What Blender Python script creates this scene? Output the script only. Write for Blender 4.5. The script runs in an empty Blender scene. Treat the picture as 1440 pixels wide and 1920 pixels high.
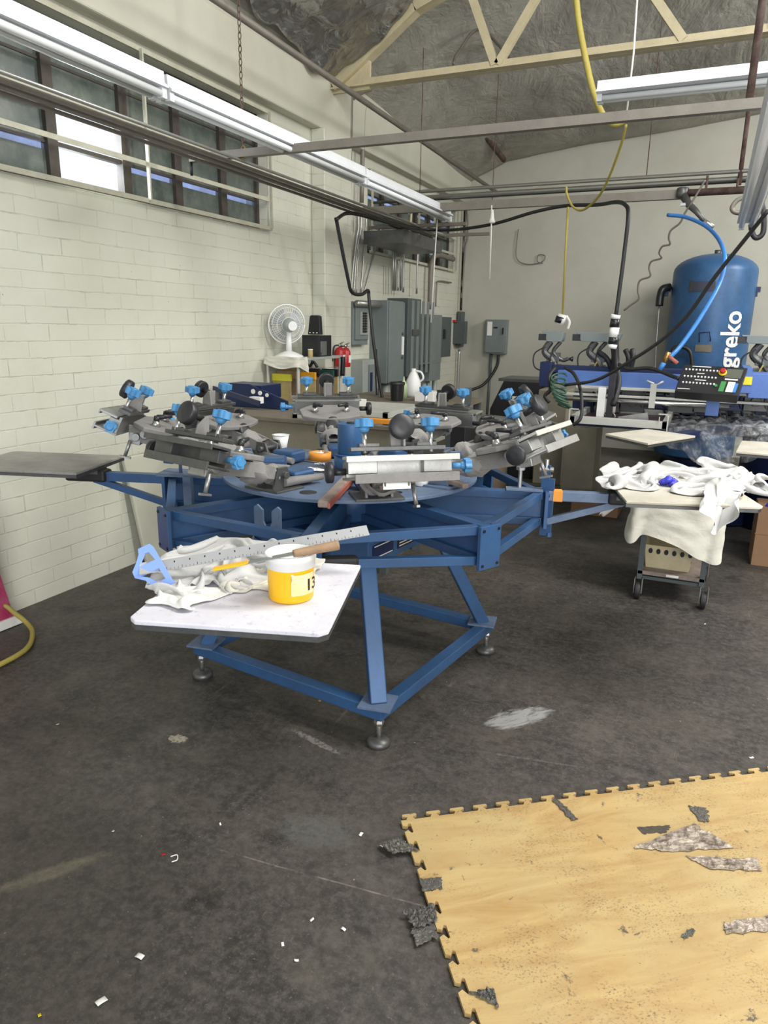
import bpy, bmesh, math, random
from mathutils import Vector, Matrix, noise
PI = math.pi
C = bpy.context.scene.collection
R = math.radians
# ------------------------------------------------------------ camera
F = 1331.0
H = 1.6
CX = Vector((.91158367, .41081559, .01567679))
CY = Vector((-.11832145, .22564992, .96699646))
CZ = Vector((.39371976, -.88335308, .25430708))
def ray(px, py): return CX*(px-720) - CY*(py-960) - CZ*F
def W(px, py, x=None, y=None, z=None):
    """world point seen at a photo pixel, on a plane x=, y= or z="""
    v = ray(px, py)
    if x is not None: t = x/v.x
    elif y is not None: t = y/v.y
    else: t = (z-H)/v.z
    return Vector((v.x*t, v.y*t, v.z*t+H))
cam = bpy.data.cameras.new('camera'); camo = bpy.data.objects.new('camera', cam); C.objects.link(camo)
M = Matrix((CX, CY, CZ)).transposed().to_4x4(); M.translation = Vector((0, 0, H))
camo.matrix_world = M
cam.sensor_fit = 'VERTICAL'; cam.sensor_height = 24; cam.lens = F/1920*24; cam.clip_start = .02
bpy.context.scene.camera = camo
# ------------------------------------------------------------ mesh builder
class MB:
    def __init__(s): s.v = []; s.f = []; s.T = None; s.sm = []
    def add(s, vs, fs, smooth=False):
        n = len(s.v)
        if s.T is not None: vs = [s.T @ Vector(p) for p in vs]
        s.v += [tuple(p) for p in vs]; s.f += [tuple(i+n for i in f) for f in fs]; s.sm += [smooth]*len(fs)
        return s
    def box(s, c, d, rot=None):
        x, y, z = [k/2 for k in d]
        vs = [Vector((a*x, b*y, e*z)) for a in (-1, 1) for b in (-1, 1) for e in (-1, 1)]
        if rot is not None: vs = [rot @ p for p in vs]
        c = Vector(c); vs = [p+c for p in vs]
        return s.add(vs, [(0,1,3,2),(4,6,7,5),(0,4,5,1),(2,3,7,6),(0,2,6,4),(1,5,7,3)])
    def bb(s, a, b):
        return s.box([(a[i]+b[i])/2 for i in range(3)], [abs(a[i]-b[i]) for i in range(3)])
    def beam(s, p, q, w, h, up=(0,0,1)):
        p = Vector(p); q = Vector(q); d = (q-p); L = d.length
        if L < 1e-6: return s
        d /= L; up = Vector(up)
        if abs(d.dot(up)) > .98: up = Vector((0,1,0)) if abs(d.y) < .9 else Vector((1,0,0))
        sd = d.cross(up).normalized(); u = sd.cross(d)
        r = Matrix((d, sd, u)).transposed()
        return s.box((p+q)/2, (L, w, h), r)
    def cyl(s, p, q, r, r2=None, n=16, cap=True):
        return s.lathe(p, q, [(r, 0), (r if r2 is None else r2, 1)], n, cap)
    def lathe(s, p, q, prof, n=24, cap=True):
        """prof: (radius, fraction 0..1 along p->q)"""
        p = Vector(p); q = Vector(q); d = q-p; L = d.length; dn = d/L
        a = Vector((0,0,1)) if abs(dn.z) < .9 else Vector((1,0,0))
        u = dn.cross(a).normalized(); w = dn.cross(u)
        vs = []
        for (r, t) in prof:
            for i in range(n):
                an = 2*PI*i/n
                vs.append(p + d*t + (u*math.cos(an)+w*math.sin(an))*r)
        fs = []
        for j in range(len(prof)-1):
            for i in range(n):
                k = (i+1) % n
                fs.append((j*n+i, j*n+k, (j+1)*n+k, (j+1)*n+i))
        s.add(vs, fs, n > 8)
        if cap:
            base = len(s.v)-len(vs)
            s.f.append(tuple(base+i for i in reversed(range(n)))); s.sm.append(False)
            s.f.append(tuple(base+(len(prof)-1)*n+i for i in range(n))); s.sm.append(False)
        return s
    def tube(s, pts, r, n=8, smooth_pts=True, rs=None):
        pts = [Vector(p) for p in pts]
        if smooth_pts and len(pts) > 2: pts = spline(pts, 6)
        vs = []; fs = []; N = len(pts); pu = None
        for i, p in enumerate(pts):
            d = (pts[min(i+1, N-1)]-pts[max(i-1, 0)])
            if d.length < 1e-9: d = Vector((0,0,1))
            d.normalize()
            if pu is None:
                a = Vector((0,0,1)) if abs(d.z) < .9 else Vector((1,0,0))
                pu = d.cross(a).normalized()
            u = (pu - d*pu.dot(d))
            if u.length < 1e-6: u = d.orthogonal()
            u.normalize(); pu = u; w = d.cross(u)
            rr = r if rs is None else rs[0]+(rs[1]-rs[0])*i/(N-1)
            for k in range(n):
                an = 2*PI*k/n; vs.append(p+(u*math.cos(an)+w*math.sin(an))*rr)
        for i in range(N-1):
            for k in range(n):
                m = (k+1) % n; fs.append((i*n+k, i*n+m, (i+1)*n+m, (i+1)*n+k))
        fs.append(tuple(reversed(range(n)))); fs.append(tuple((N-1)*n+k for k in range(n)))
        return s.add(vs, fs, True)
    def prism(s, poly, t, o=(0,0,0), u=(1,0,0), v=(0,1,0)):
        """poly in (u,v), extruded by t along u x v"""
        o = Vector(o); u = Vector(u); v = Vector(v); w = u.cross(v).normalized()*t; n = len(poly)
        a = [o+u*x+v*y for x, y in poly]; b = [p+w for p in a]
        return s.add(a+b, [tuple(reversed(range(n))), tuple(range(n, 2*n))]+[(i, (i+1)%n, (i+1)%n+n, i+n) for i in range(n)])
    def grid(s, fn, nu, nv, smooth=True):
        vs = [fn(i/(nu-1), j/(nv-1)) for j in range(nv) for i in range(nu)]
        fs = [(j*nu+i, j*nu+i+1, (j+1)*nu+i+1, (j+1)*nu+i) for j in range(nv-1) for i in range(nu-1)]
        return s.add(vs, fs, smooth)
def spline(pts, k):
    out = []
    P = [pts[0]*2-pts[1]]+pts+[pts[-1]*2-pts[-2]]
    for i in range(1, len(P)-2):
        a, b, c, d = P[i-1:i+3]
        for j in range(k):
            t = j/k
            out.append(.5*((2*b)+(c-a)*t+(2*a-5*b+4*c-d)*t*t+(3*b-a-3*c+d)*t**3))
    out.append(P[-2]); return out
def build(name, mb, mat, parent=None, bevel=0, solid=0, world=True):
    me = bpy.data.meshes.new(name)
    vs = mb.v
    if parent is not None and world:
        p = parent
        while p.parent is not None: p = p.parent
        inv = p.matrix_basis.inverted(); vs = [inv @ Vector(v) for v in vs]
    me.from_pydata([tuple(v) for v in vs], [], mb.f); me.update()
    me.polygons.foreach_set('use_smooth', mb.sm)
    bm = bmesh.new(); bm.from_mesh(me); bmesh.ops.recalc_face_normals(bm, faces=bm.faces); bm.to_mesh(me); bm.free()
    mats = mat if isinstance(mat, (list, tuple)) else [mat]
    for m in mats: me.materials.append(m)
    o = bpy.data.objects.new(name, me); C.objects.link(o)
    if parent is not None: o.parent = parent
    if bevel:
        b = o.modifiers.new('b', 'BEVEL'); b.width = bevel; b.segments = 2; b.limit_method = 'ANGLE'; b.angle_limit = R(40)
    if solid:
        b = o.modifiers.new('s', 'SOLIDIFY'); b.thickness = solid; b.offset = 0
    return o
def tag(o, label=None, cat=None, group=None, kind=None):
    if label: o['label'] = label
    if cat: o['category'] = cat
    if group: o['group'] = group
    if kind: o['kind'] = kind
    return o
def thing(name, label, cat, loc=(0,0,0), rz=0, group=None):
    o = bpy.data.objects.new(name, None); C.objects.link(o)
    o.location = loc; o.rotation_euler = (0, 0, rz); o.empty_display_size = .05
    o.matrix_basis = Matrix.Translation(Vector(loc)) @ Matrix.Rotation(rz, 4, 'Z')
    return tag(o, label, cat, group)
def single(name, mb, mat, label, cat, group=None, bevel=0, solid=0):
    o = build(name, mb, mat, None, bevel, solid); return tag(o, label, cat, group)
def struct(name, mb, mat, bevel=0):
    o = build(name, mb, mat, None, bevel); o['kind'] = 'structure'; return o
def copy_tree(o, parent=None):
    c = o.copy(); C.objects.link(c); c.parent = parent
    for ch in list(o.children): copy_tree(ch, c)
    return c
# ------------------------------------------------------------ materials
class NT:
    def __init__(s, name):
        s.m = bpy.data.materials.new(name); s.m.use_nodes = True; s.t = s.m.node_tree; s.n = s.t.nodes
        s.b = s.n['Principled BSDF']; s.co = s.n.new('ShaderNodeTexCoord').outputs['Object']
    def link(s, a, b): s.t.links.new(a, b)
    def noise(s, scale, detail=4, rough=.55, vec=None, dist=0):
        n = s.n.new('ShaderNodeTexNoise'); n.inputs['Scale'].default_value = scale; n.inputs['Detail'].default_value = detail
        n.inputs['Roughness'].default_value = rough; n.inputs['Distortion'].default_value = dist
        s.link(vec or s.co, n.inputs['Vector']); return n.outputs['Fac']
    def voro(s, scale, vec=None, feat='F1'):
        n = s.n.new('ShaderNodeTexVoronoi'); n.inputs['Scale'].default_value = scale; n.feature = feat
        s.link(vec or s.co, n.inputs['Vector']); return n
    def ramp(s, fac, stops):
        n = s.n.new('ShaderNodeValToRGB'); e = n.color_ramp.elements
        while len(e) < len(stops): e.new(.5)
        for k, (p, c) in zip(e, stops):
            k.position = p; k.color = (c, c, c, 1) if isinstance(c, (int, float)) else (*c, 1)
        s.link(fac, n.inputs['Fac']); return n.outputs['Color']
    def mix(s, fac, a, b, mode='MIX'):
        n = s.n.new('ShaderNodeMix'); n.data_type = 'RGBA'; n.blend_type = mode
        for i, v in ((0, fac), (6, a), (7, b)):
            if isinstance(v, (int, float)) and i == 0: n.inputs[0].default_value = v
            elif isinstance(v, (tuple, list)): n.inputs[i].default_value = (*v, 1)
            elif isinstance(v, (int, float)): n.inputs[i].default_value = (v, v, v, 1)
            else: s.link(v, n.inputs[i])
        return n.outputs[2]
    def math(s, op, a, b=0, c=None):
        n = s.n.new('ShaderNodeMath'); n.operation = op
        for i, v in enumerate((a, b, c)):
            if v is None: continue
            if isinstance(v, (int, float)): n.inputs[i].default_value = v
            else: s.link(v, n.inputs[i])
        return n.outputs[0]
    def mapping(s, scale=(1,1,1), rot=(0,0,0), loc=(0,0,0), vec=None):
        n = s.n.new('ShaderNodeMapping'); n.inputs['Scale'].default_value = scale; n.inputs['Rotation'].default_value = rot; n.inputs['Location'].default_value = loc
        s.link(vec or s.co, n.inputs['Vector']); return n.outputs['Vector']
    def bump(s, h, strength=.3, dist=.01):
        n = s.n.new('ShaderNodeBump'); n.inputs['Strength'].default_value = strength; n.inputs['Distance'].default_value = dist
        s.link(h, n.inputs['Height']); s.link(n.outputs['Normal'], s.b.inputs['Normal'])
    def col(s, c):
        if isinstance(c, tuple): s.b.inputs['Base Color'].default_value = (*c, 1)
        else: s.link(c, s.b.inputs['Base Color'])
    def set(s, rough=.5, metal=0, **k):
        if isinstance(rough, (int, float)): s.b.inputs['Roughness'].default_value = rough
        else: s.link(rough, s.b.inputs['Roughness'])
        s.b.inputs['Metallic'].default_value = metal
        for a, v in k.items(): s.b.inputs[a.replace('_', ' ')].default_value = v
def lin(r, g, b):
    f = lambda c: (c/255/12.92) if c/255 <= .04045 else ((c/255+.055)/1.055)**2.4
    return (f(r), f(g), f(b))
def paint(name, c, rough=.5, metal=0, dirt=.25, dc=None, scale=9, bump=.05, **k):
    t = NT(name); dc = dc or tuple(x*.45 for x in c)
    f = t.ramp(t.noise(scale, 6, .65), [(.38, 0), (.75, dirt)])
    f2 = t.ramp(t.noise(scale*9, 3, .6), [(.5, 0), (.8, dirt*.6)])
    t.col(t.mix(f2, t.mix(f, c, dc), dc)); t.set(rough, metal, **k)
    if bump: t.bump(t.noise(scale*6, 4), bump, .003)
    return t.m
M = {}
M['steel'] = paint('bright_steel', (.55,.55,.53), .28, .9, .3, (.3,.28,.25), 20)
M['alu'] = paint('dusty_aluminium', (.42,.42,.40), .42, .75, .45, (.22,.21,.2), 18, .1)
M['alu_white'] = paint('pale_aluminium', (.55,.55,.50), .4, .3, .3, (.4,.38,.33), 14)
M['darksteel'] = paint('dark_steel', (.10,.105,.105), .42, .6, .4, (.22,.2,.18), 20, .1)
M['dust'] = paint('dusty_grey_casting', (.27,.26,.245), .75, .1, .5, (.14,.13,.12), 12, .3)
M['knobblue'] = paint('light_blue_knob', lin(76,144,196), .45, 0, .45, lin(60,92,120), 30)
M['blackplastic'] = paint('black_plastic', (.018,.018,.02), .42, 0, .3, (.06,.06,.06), 25)
M['blackrubber'] = paint('black_rubber', (.015,.015,.015), .6, 0, .2, (.05,.05,.05), 25)
M['blue'] = paint('press_blue_paint', lin(52,90,134), .38, .1, .6, lin(52,68,94), 6, .06)
M['bluegrey'] = paint('dusty_blue_paint', lin(104,122,148), .55, .05, .5, lin(50,62,84), 7, .1)
M['blue2'] = paint('automatic_press_blue', lin(84,116,180), .4, .1, .3, lin(50,66,105), 6)
M['navy'] = paint('navy_paint', lin(20,36,78), .4, .1, .3, lin(12,20,40), 8)
M['tankblue'] = paint('tank_blue_paint', lin(58,102,150), .42, .1, .6, lin(40,62,86), 3.5)
M['grey'] = paint('grey_enclosure_paint', lin(122,130,128), .42, .1, .25, lin(90,95,93), 8)
M['greydark'] = paint('dark_grey_enclosure_paint', lin(82,90,90), .45, .1, .25, lin(60,60,58), 8)
M['greylight'] = paint('light_grey_paint', lin(160,166,160), .45, .1, .25, lin(110,112,106), 8)
M['galv'] = paint('galvanised_conduit', (.45,.45,.42), .38, .75, .3, (.3,.29,.26), 14)
M['pipegrey'] = paint('painted_pipe_grey', lin(128,122,112), .5, .2, .4, lin(88,82,74), 10)
M['rust'] = paint('rusty_rod', lin(82,58,52), .7, .3, .6, lin(140,128,120), 14, .2)
M['cream'] = paint('cream_steel_paint', lin(196,184,150), .5, .05, .35, lin(140,126,98), 7, .06)
M['whiteen'] = paint('white_enamel', (.72,.74,.76), .35, 0, .25, (.5,.5,.5), 6)
M['tubeglass'] = paint('fluorescent_tube_off', (.78,.8,.8), .25, 0, .1, (.6,.6,.6), 6)
M['wire'] = paint('black_cable', (.012,.012,.013), .5, 0, .2, (.04,.04,.04), 20, 0)
M['hoseblue'] = paint('blue_air_hose', lin(62,130,205), .35, 0, .2, lin(40,80,140), 20, 0)
M['hoseyellow'] = paint('yellow_hose', lin(172,158,74), .6, 0, .4, lin(140,122,60), 30, .1)
M['rope'] = paint('white_rope', (.75,.74,.68), .8, 0, .3, (.45,.43,.38), 60, .3)
M['yellow'] = paint('yellow_ink', lin(240,186,8), .35, 0, .3, lin(225,150,10), 14)
M['whiteplastic'] = paint('white_plastic', (.8,.8,.78), .4, 0, .15, (.6,.58,.52), 12)
M['orange'] = paint('orange_tape', lin(232,150,50), .5, 0, .2, lin(190,110,30), 18)
M['glove'] = paint('violet_blue_glove', lin(70,72,205), .45, 0, .2, lin(40,40,150), 20)
M['ruler_blue'] = paint('pale_blue_ruler_head', lin(140,172,245), .3, 0, .1, lin(110,140,225), 10)
M['wood'] = paint('worn_wood', lin(160,130,100), .7, 0, .5, lin(100,80,66), 22, .2)
M['woodgrey'] = paint('grey_stained_wood', lin(150,134,124), .8, 0, .6, lin(92,84,80), 22, .3)
M['redwood'] = paint('red_squeegee_rubber', lin(176,92,74), .7, 0, .5, lin(120,100,92), 24, .2)
M['cardboard'] = paint('cardboard', lin(140,108,80), .8, 0, .3, lin(110,82,60), 8)
M['red'] = paint('red_enamel', lin(175,30,36), .35, 0, .25, lin(110,20,24), 12)
M['magenta'] = paint('magenta_paint', lin(165,35,84), .6, 0, .35, lin(205,140,160), 10)
M['green'] = paint('green_coil', lin(58,96,76), .4, 0, .3, lin(30,50,44), 30)
M['darkgreen'] = paint('dark_green', lin(24,72,62), .5, 0, .3, lin(10,40,34), 20)
M['amber'] = paint('amber_blade', lin(214,150,30), .4, 0, .3, lin(150,104,24), 12)
M['tan'] = paint('tan_board', lin(180,162,108), .6, 0, .5, lin(120,100,66), 12)
M['brown'] = paint('brown_drum_fibre', lin(128,112,92), .7, 0, .4, lin(90,78,64), 8)
M['bandblue'] = paint('blue_band', lin(20,28,120), .4, 0, .1)
M['paper'] = paint('white_paper', (.8,.79,.74), .7, 0, .15, (.62,.6,.54), 10)
M['black'] = paint('black_enamel', (.012,.012,.014), .3, 0, .2, (.04,.04,.04), 10)
M['yellowlabel'] = paint('yellow_label', lin(240,215,40), .5, 0, .1)
M['olive'] = paint('olive_grey_dust', lin(120,112,98), .8, 0, .5, lin(84,78,68), 9, .2)
M['brass'] = paint('brass', lin(170,140,80), .35, .8, .2)

def cloth_mat(name, c, c2, br=.5):
    t = NT(name); t.col(t.mix(t.ramp(t.noise(4, 5), [(.4, 0), (.75, 1)]), c, c2)); t.set(.85)
    t.b.inputs['Sheen Weight'].default_value = .15
    w = t.noise(260, 2); w2 = t.noise(22, 4, .6, dist=.6)
    t.bump(t.math('ADD', t.math('MULTIPLY', w, .1), w2), .35, .012); return t.m
M['cloth'] = cloth_mat('white_cotton_cloth', (.56,.555,.535), (.49,.485,.465))
M['cloth_cream'] = cloth_mat('cream_cotton_cloth', (.64,.62,.53), (.55,.53,.45))
M['cloth_grey'] = cloth_mat('dusty_grey_cloth', (.30,.285,.265), (.20,.19,.18))

def block_wall():
    t = NT('painted_brick_wall')
    m = t.mapping(rot=(0, 0, 0))
    sx = t.n.new('ShaderNodeSeparateXYZ'); t.link(t.co, sx.inputs[0])
    cb = t.n.new('ShaderNodeCombineXYZ')
    wob = t.noise(3.5, 3)
    t.link(t.math('ADD', sx.outputs['Y'], sx.outputs['X']), cb.inputs['X'])
    t.link(t.math('ADD', sx.outputs['Z'], t.math('MULTIPLY', wob, .016)), cb.inputs['Y'])
    br = t.n.new('ShaderNodeTexBrick'); t.link(cb.outputs[0], br.inputs['Vector'])
    br.inputs['Scale'].default_value = 1; br.inputs['Brick Width'].default_value = .285; br.inputs['Row Height'].default_value = .0932
    br.inputs['Mortar Size'].default_value = .0045; br.inputs['Mortar Smooth'].default_value = .5; br.inputs['Bias'].default_value = 0
    br.offset = .5
    crack = t.ramp(t.noise(5, 5, .7), [(.50, 0), (.62, 1)])
    mort = t.math('MULTIPLY', br.outputs['Fac'], crack)
    c = t.mix(t.ramp(t.noise(1.1, 6, .6), [(.35, 0), (.75, 1)]), lin(205,205,190), lin(192,191,174))
    c = t.mix(t.math('MULTIPLY', mort, .42), c, lin(130,128,112))
    pits = t.ramp(t.voro(9, feat='F1').outputs['Distance'], [(.02, 1), (.045, 0)])
    pm = t.math('MULTIPLY', pits, t.ramp(t.noise(2.2, 2), [(.5, 0), (.56, .8)]))
    c = t.mix(pm, c, lin(80,76,66))
    dirt = t.ramp(t.noise(.8, 7, .7, t.mapping((1, 1, .5))), [(.55, 0), (.8, .3)])
    c = t.mix(dirt, c, lin(150,146,130))
    t.col(c); t.set(.5)
    h = t.math('ADD', t.math('MULTIPLY', br.outputs['Fac'], -.55), t.math('ADD', t.math('MULTIPLY', t.noise(14, 5, .6), .5), t.math('MULTIPLY', t.noise(70, 3), .12)))
    t.bump(h, .55, .008); return t.m
M['wall'] = block_wall()
def plaster(name, c, c2):
    t = NT(name)
    cc = t.mix(t.ramp(t.noise(1.2, 6, .65), [(.35, 0), (.8, 1)]), c, c2)
    pits = t.ramp(t.voro(4).outputs['Distance'], [(.012, .7), (.03, 0)])
    cc = t.mix(t.math('MULTIPLY', pits, t.ramp(t.noise(1.5, 2), [(.5, 0), (.6, 1)])), cc, lin(70,66,60))
    t.col(cc); t.set(.55); t.bump(t.noise(45, 5, .7), .25, .006); return t.m
M['plaster'] = plaster('painted_render_wall', lin(188,186,172), lin(172,169,154))
M['plaster2'] = plaster('painted_concrete_band', lin(200,199,182), lin(182,180,162))

def floor_mat():
    t = NT('dark_painted_concrete_floor')
    base = t.mix(t.ramp(t.noise(1.3, 8, .68), [(.3, 0), (.72, 1)]), lin(40,39,38), lin(80,75,68))
    base = t.mix(t.ramp(t.noise(9, 6, .7), [(.48, 0), (.75, .55)]), base, lin(104,98,90))
    base = t.mix(t.ramp(t.noise(.45, 4, .6, t.mapping(loc=(3, 1, 0))), [(.45, 0), (.7, .45)]), base, lin(34,35,38))
    sp = t.ramp(t.voro(17).outputs['Distance'], [(.03, 1), (.06, 0)])
    spm = t.math('MULTIPLY', sp, t.ramp(t.noise(11, 3, .7), [(.50, 0), (.58, .85)]))
    base = t.mix(spm, base, lin(168,164,156))
    base = t.mix(t.ramp(t.noise(34, 7, .78), [(.44, .0), (.68, .7)]), base, lin(100,95,87))
    base = t.mix(t.ramp(t.noise(3.2, 6, .72, t.mapping(loc=(7, 2, 0))), [(.52, 0), (.7, .55)]), base, lin(96,90,80))
    base = t.mix(t.ramp(t.noise(5, 6, .75, t.mapping(loc=(1, 8, 0))), [(.54, 0), (.68, .6)]), base, lin(28,28,29))
    scr = t.ramp(t.noise(12, 5, .8, t.mapping((1, .12, 1), (0, 0, .6))), [(.64, 0), (.70, .5)])
    base = t.mix(scr, base, lin(120,114,104))
    sp2 = t.ramp(t.noise(75, 4, .8), [(.60, 0), (.72, .55)])
    base = t.mix(sp2, base, lin(138,132,122))
    def patch(x, y, a, b, rot, col, lo, hi, sc, amt, stretch=1):
        nonlocal base
        v = t.mapping((1, 1, 1), (0, 0, 0), (-x, -y, 0))
        v2 = t.mapping((1/a, 1/b, 0), (0, 0, 0), (0, 0, 0), t.mapping((1, 1, 1), (0, 0, -rot), (0, 0, 0), v))
        ln = t.n.new('ShaderNodeVectorMath'); ln.operation = 'LENGTH'; t.link(v2, ln.inputs[0])
        m = t.ramp(ln.outputs['Value'], [(.35, 1), (1.0, 0)])
        nn = t.noise(sc, 6, .75, t.mapping((stretch, 1, 1), (0, 0, 0), (0, 0, 0), t.mapping((1, 1, 1), (0, 0, -rot))), .3)
        f = t.ramp(t.math('MULTIPLY', m, nn), [(lo, 0), (hi, amt)])
        base = t.mix(f, base, col)
    patch(-.56, 2.70, .34, .13, R(50), lin(150,150,146), .36, .50, 26, .95, .22)   # white scraped patch
    patch(-.99, 1.72, .24, .15, R(10), lin(96,98,92), .28, .62, 40, .75)
    patch(-1.62, 1.22, .30, .05, R(55), lin(120,114,96), .25, .62, 40, .85)
    patch(-1.25, 2.17, .28, .035, R(-15), lin(140,134,126), .38, .55, 60, .8)
    patch(-1.75, 1.95, .09, .06, R(0), lin(170,160,140), .40, .50, 70, .8)
    patch(-.45, 2.42, .5, .014, R(10), lin(110,106,100), .38, .6, 60, .6)
    # saw-cut joint
    a = W(345, 1575, z=0); b = W(760, 1690, z=0); an = math.atan2(b.y-a.y, b.x-a.x)
    v = t.mapping((1, 1, 1), (0, 0, -an), (0, 0, 0), t.mapping(loc=(-a.x, -a.y, 0)))
    s = t.n.new('ShaderNodeSeparateXYZ'); t.link(v, s.inputs[0])
    d = t.math('ABSOLUTE', t.math('ADD', s.outputs['Y'], t.math('MULTIPLY', t.math('SUBTRACT', t.noise(6, 3), .5), .012)))
    jn = t.math('MULTIPLY', t.ramp(d, [(.0012, 1), (.0035, 0)]), t.ramp(t.noise(9, 4, .7), [(.42, 0), (.6, .75)]))
    jn = t.math('MULTIPLY', jn, t.math('MULTIPLY', t.math('GREATER_THAN', s.outputs['X'], 0), t.math('LESS_THAN', s.outputs['X'], 1.3)))
    base = t.mix(jn, base, lin(150,142,130))
    t.col(base)
    t.set(t.ramp(t.noise(2.5, 6, .7), [(.3, .38), (.75, .68)]))
    t.b.inputs['Specular IOR Level'].default_value = .38
    t.bump(t.math('ADD', t.noise(30, 6, .7), t.math('MULTIPLY', t.noise(150, 3), .3)), .22, .004); return t.m
M['floor'] = floor_mat()
def foil_mat():
    t = NT('dull_foil_insulation')
    t.col(t.mix(t.ramp(t.noise(1.6, 6, .6), [(.35, 0), (.75, 1)]), lin(182,179,168), lin(142,139,130)))
    t.set(t.ramp(t.noise(3, 4), [(.3, .42), (.7, .6)]), .25)
    v = t.noise(1.4, 5, .55, t.mapping((1, .6, 1), (0, 0, .5)), 1.4)
    t.bump(t.math('ADD', v, t.math('MULTIPLY', t.noise(7, 4, .6, None, 1.2), .25)), .6, .12); return t.m
M['foil'] = foil_mat()
def shiny_foil():
    t = NT('crumpled_foil'); t.col(t.mix(t.ramp(t.noise(6, 5), [(.4, 0), (.7, 1)]), (.42,.41,.40), (.28,.27,.26))); t.set(.33, .85)
    t.bump(t.math('ADD', t.noise(4, 4, .5, None, 1.5), t.math('MULTIPLY', t.voro(11).outputs['Distance'], .3)), .8, .06); return t.m
M['shinyfoil'] = shiny_foil()
def glass_mat():
    t = NT('grimy_window_glass')
    c = t.mix(t.ramp(t.noise(5, 6, .7), [(.35, 0), (.7, 1)]), lin(74,84,82), lin(118,124,112))
    t.col(c); t.set(.25); t.b.inputs['Transmission Weight'].default_value = .08; return t.m
M['glass'] = glass_mat()
def mat_top():
    t = NT('wood_print_foam_mat')
    rot = math.atan2(.5953, .8035)
    v = t.mapping((1, 1, 1), (0, 0, -rot), (0, 0, 0))
    g = t.noise(3.0, 7, .62, t.mapping((1, 4.5, 1), (0, 0, 0), (0, 0, 0), v), .8)
    c = t.mix(t.ramp(g, [(.36, 0), (.66, 1)]), lin(194,166,112), lin(170,136,84))
    c = t.mix(t.ramp(t.noise(1.4, 5, .7), [(.42, 0), (.66, .75)]), c, lin(186,166,118))
    sc = t.ramp(t.noise(130, 5, .7, t.mapping((1, 1.6, 1), (0, 0, 0), (0, 0, 0), v)), [(.54, 0), (.62, .8)])
    area = t.ramp(t.noise(2.6, 6, .75), [(.46, .05), (.60, 1)])
    c = t.mix(t.math('MULTIPLY', sc, area), c, lin(84,70,52))
    bl = t.math('MULTIPLY', t.ramp(t.noise(9, 6, .72, None, .5), [(.635, 0), (.67, .85)]), 1)
    c = t.mix(bl, c, lin(66,62,56))
    c = t.mix(t.math('MULTIPLY', t.ramp(t.noise(26, 4, .8, None, 2), [(.655, 0), (.69, .8)]), 1), c, lin(60,50,42))
    t.col(c); t.set(.5); t.bump(t.noise(50, 5, .6), .15, .003); return t.m
M['mat'] = mat_top()
def platen_mat(name, c1, c2, c3):
    t = NT(name)
    c = t.mix(t.ramp(t.noise(3.2, 6, .65), [(.38, 0), (.7, 1)]), c1, c2)
    c = t.mix(t.ramp(t.noise(45, 5, .8), [(.56, 0), (.72, .65)]), c, c3)
    c = t.mix(t.ramp(t.noise(1.8, 4, .6, t.mapping(loc=(5, 2, 0))), [(.55, 0), (.75, .5)]), c, lin(170,160,135))
    t.col(c); t.set(.65); t.bump(t.noise(80, 4), .15, .002); return t.m
M['platen'] = platen_mat('lint_covered_platen', lin(222,220,228), lin(196,194,200), lin(140,138,148))
M['platen_grey'] = platen_mat('worn_grey_platen', lin(150,148,142), lin(120,118,112), lin(90,88,84))
M['platen_cream'] = platen_mat('cream_platen', lin(205,200,185), lin(175,170,156), lin(120,114,100))
def plastic_film():
    t = NT('clear_plastic_film'); n = t.n; out = n['Material Output']
    tr = n.new('ShaderNodeBsdfTransparent'); tr.inputs[0].default_value = (.86,.88,.9,1)
    t.col((.62,.63,.64)); t.set(.12); t.b.inputs['Specular IOR Level'].default_value = 1.0
    t.bump(t.math('ADD', t.noise(9, 5, .6, None, 1.2), t.math('MULTIPLY', t.noise(35, 3), .3)), .9, .04)
    mx = n.new('ShaderNodeMixShader')
    f = t.ramp(t.noise(12, 6, .75, t.mapping((1, 1, .5)), 1.5), [(.45, .10), (.72, .55)])
    t.link(f, mx.inputs[0]); t.link(tr.outputs[0], mx.inputs[1]); t.link(t.b.outputs[0], mx.inputs[2]); t.link(mx.outputs[0], out.inputs[0]); return t.m
M['film'] = plastic_film()
def duct_mat():
    t = NT('crumpled_silver_tape'); t.col(t.mix(t.ramp(t.noise(30, 4), [(.4, 0), (.7, 1)]), lin(190,176,160), lin(118,104,92))); t.set(.35, .35)
    t.bump(t.math('ADD', t.noise(28, 4, .7, None, 2), t.voro(50).outputs['Distance']), .9, .01); return t.m
M['duct'] = duct_mat()
M['duct_dark'] = paint('grimy_grey_tape', lin(98,95,88), .5, .1, .6, lin(58,56,52), 14, .4)
M['yellowbright'] = paint('bright_yellow_paint', lin(220,214,60), .5, 0, .2)
M['bladegrey'] = paint('grey_fan_blade', lin(168,172,172), .3, 0, .1)
M['tan_dull'] = paint('dull_tan_board', lin(138,132,114), .7, 0, .4, lin(104,98,84), 8)
M['palegreen'] = paint('pale_green_plastic', lin(176,196,150), .4, 0, .2)
M['stain'] = paint('rusty_stain', lin(72,70,78), .8, 0, .7, lin(60,80,110), 14)
M['mesh_maroon'] = paint('maroon_stained_mesh', lin(62,38,44), .4, 0, .5, lin(100,84,90), 9)
M['panelgrey'] = paint('grey_display', lin(96,98,88), .3)
M['ledgreen'] = paint('green_print', lin(60,140,70), .5)
M['tan_label'] = paint('stained_label_paper', lin(226,214,170), .7, 0, .5, lin(225,180,60), 20)
M['blackscuff'] = paint('black_scuff', lin(62,58,54), .8, 0, .4, lin(110,98,74), 60)
M['steel_scale'] = paint('matt_steel_rule', (.50,.51,.52), .45, .4, .2, (.36,.36,.36), 10)
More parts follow.
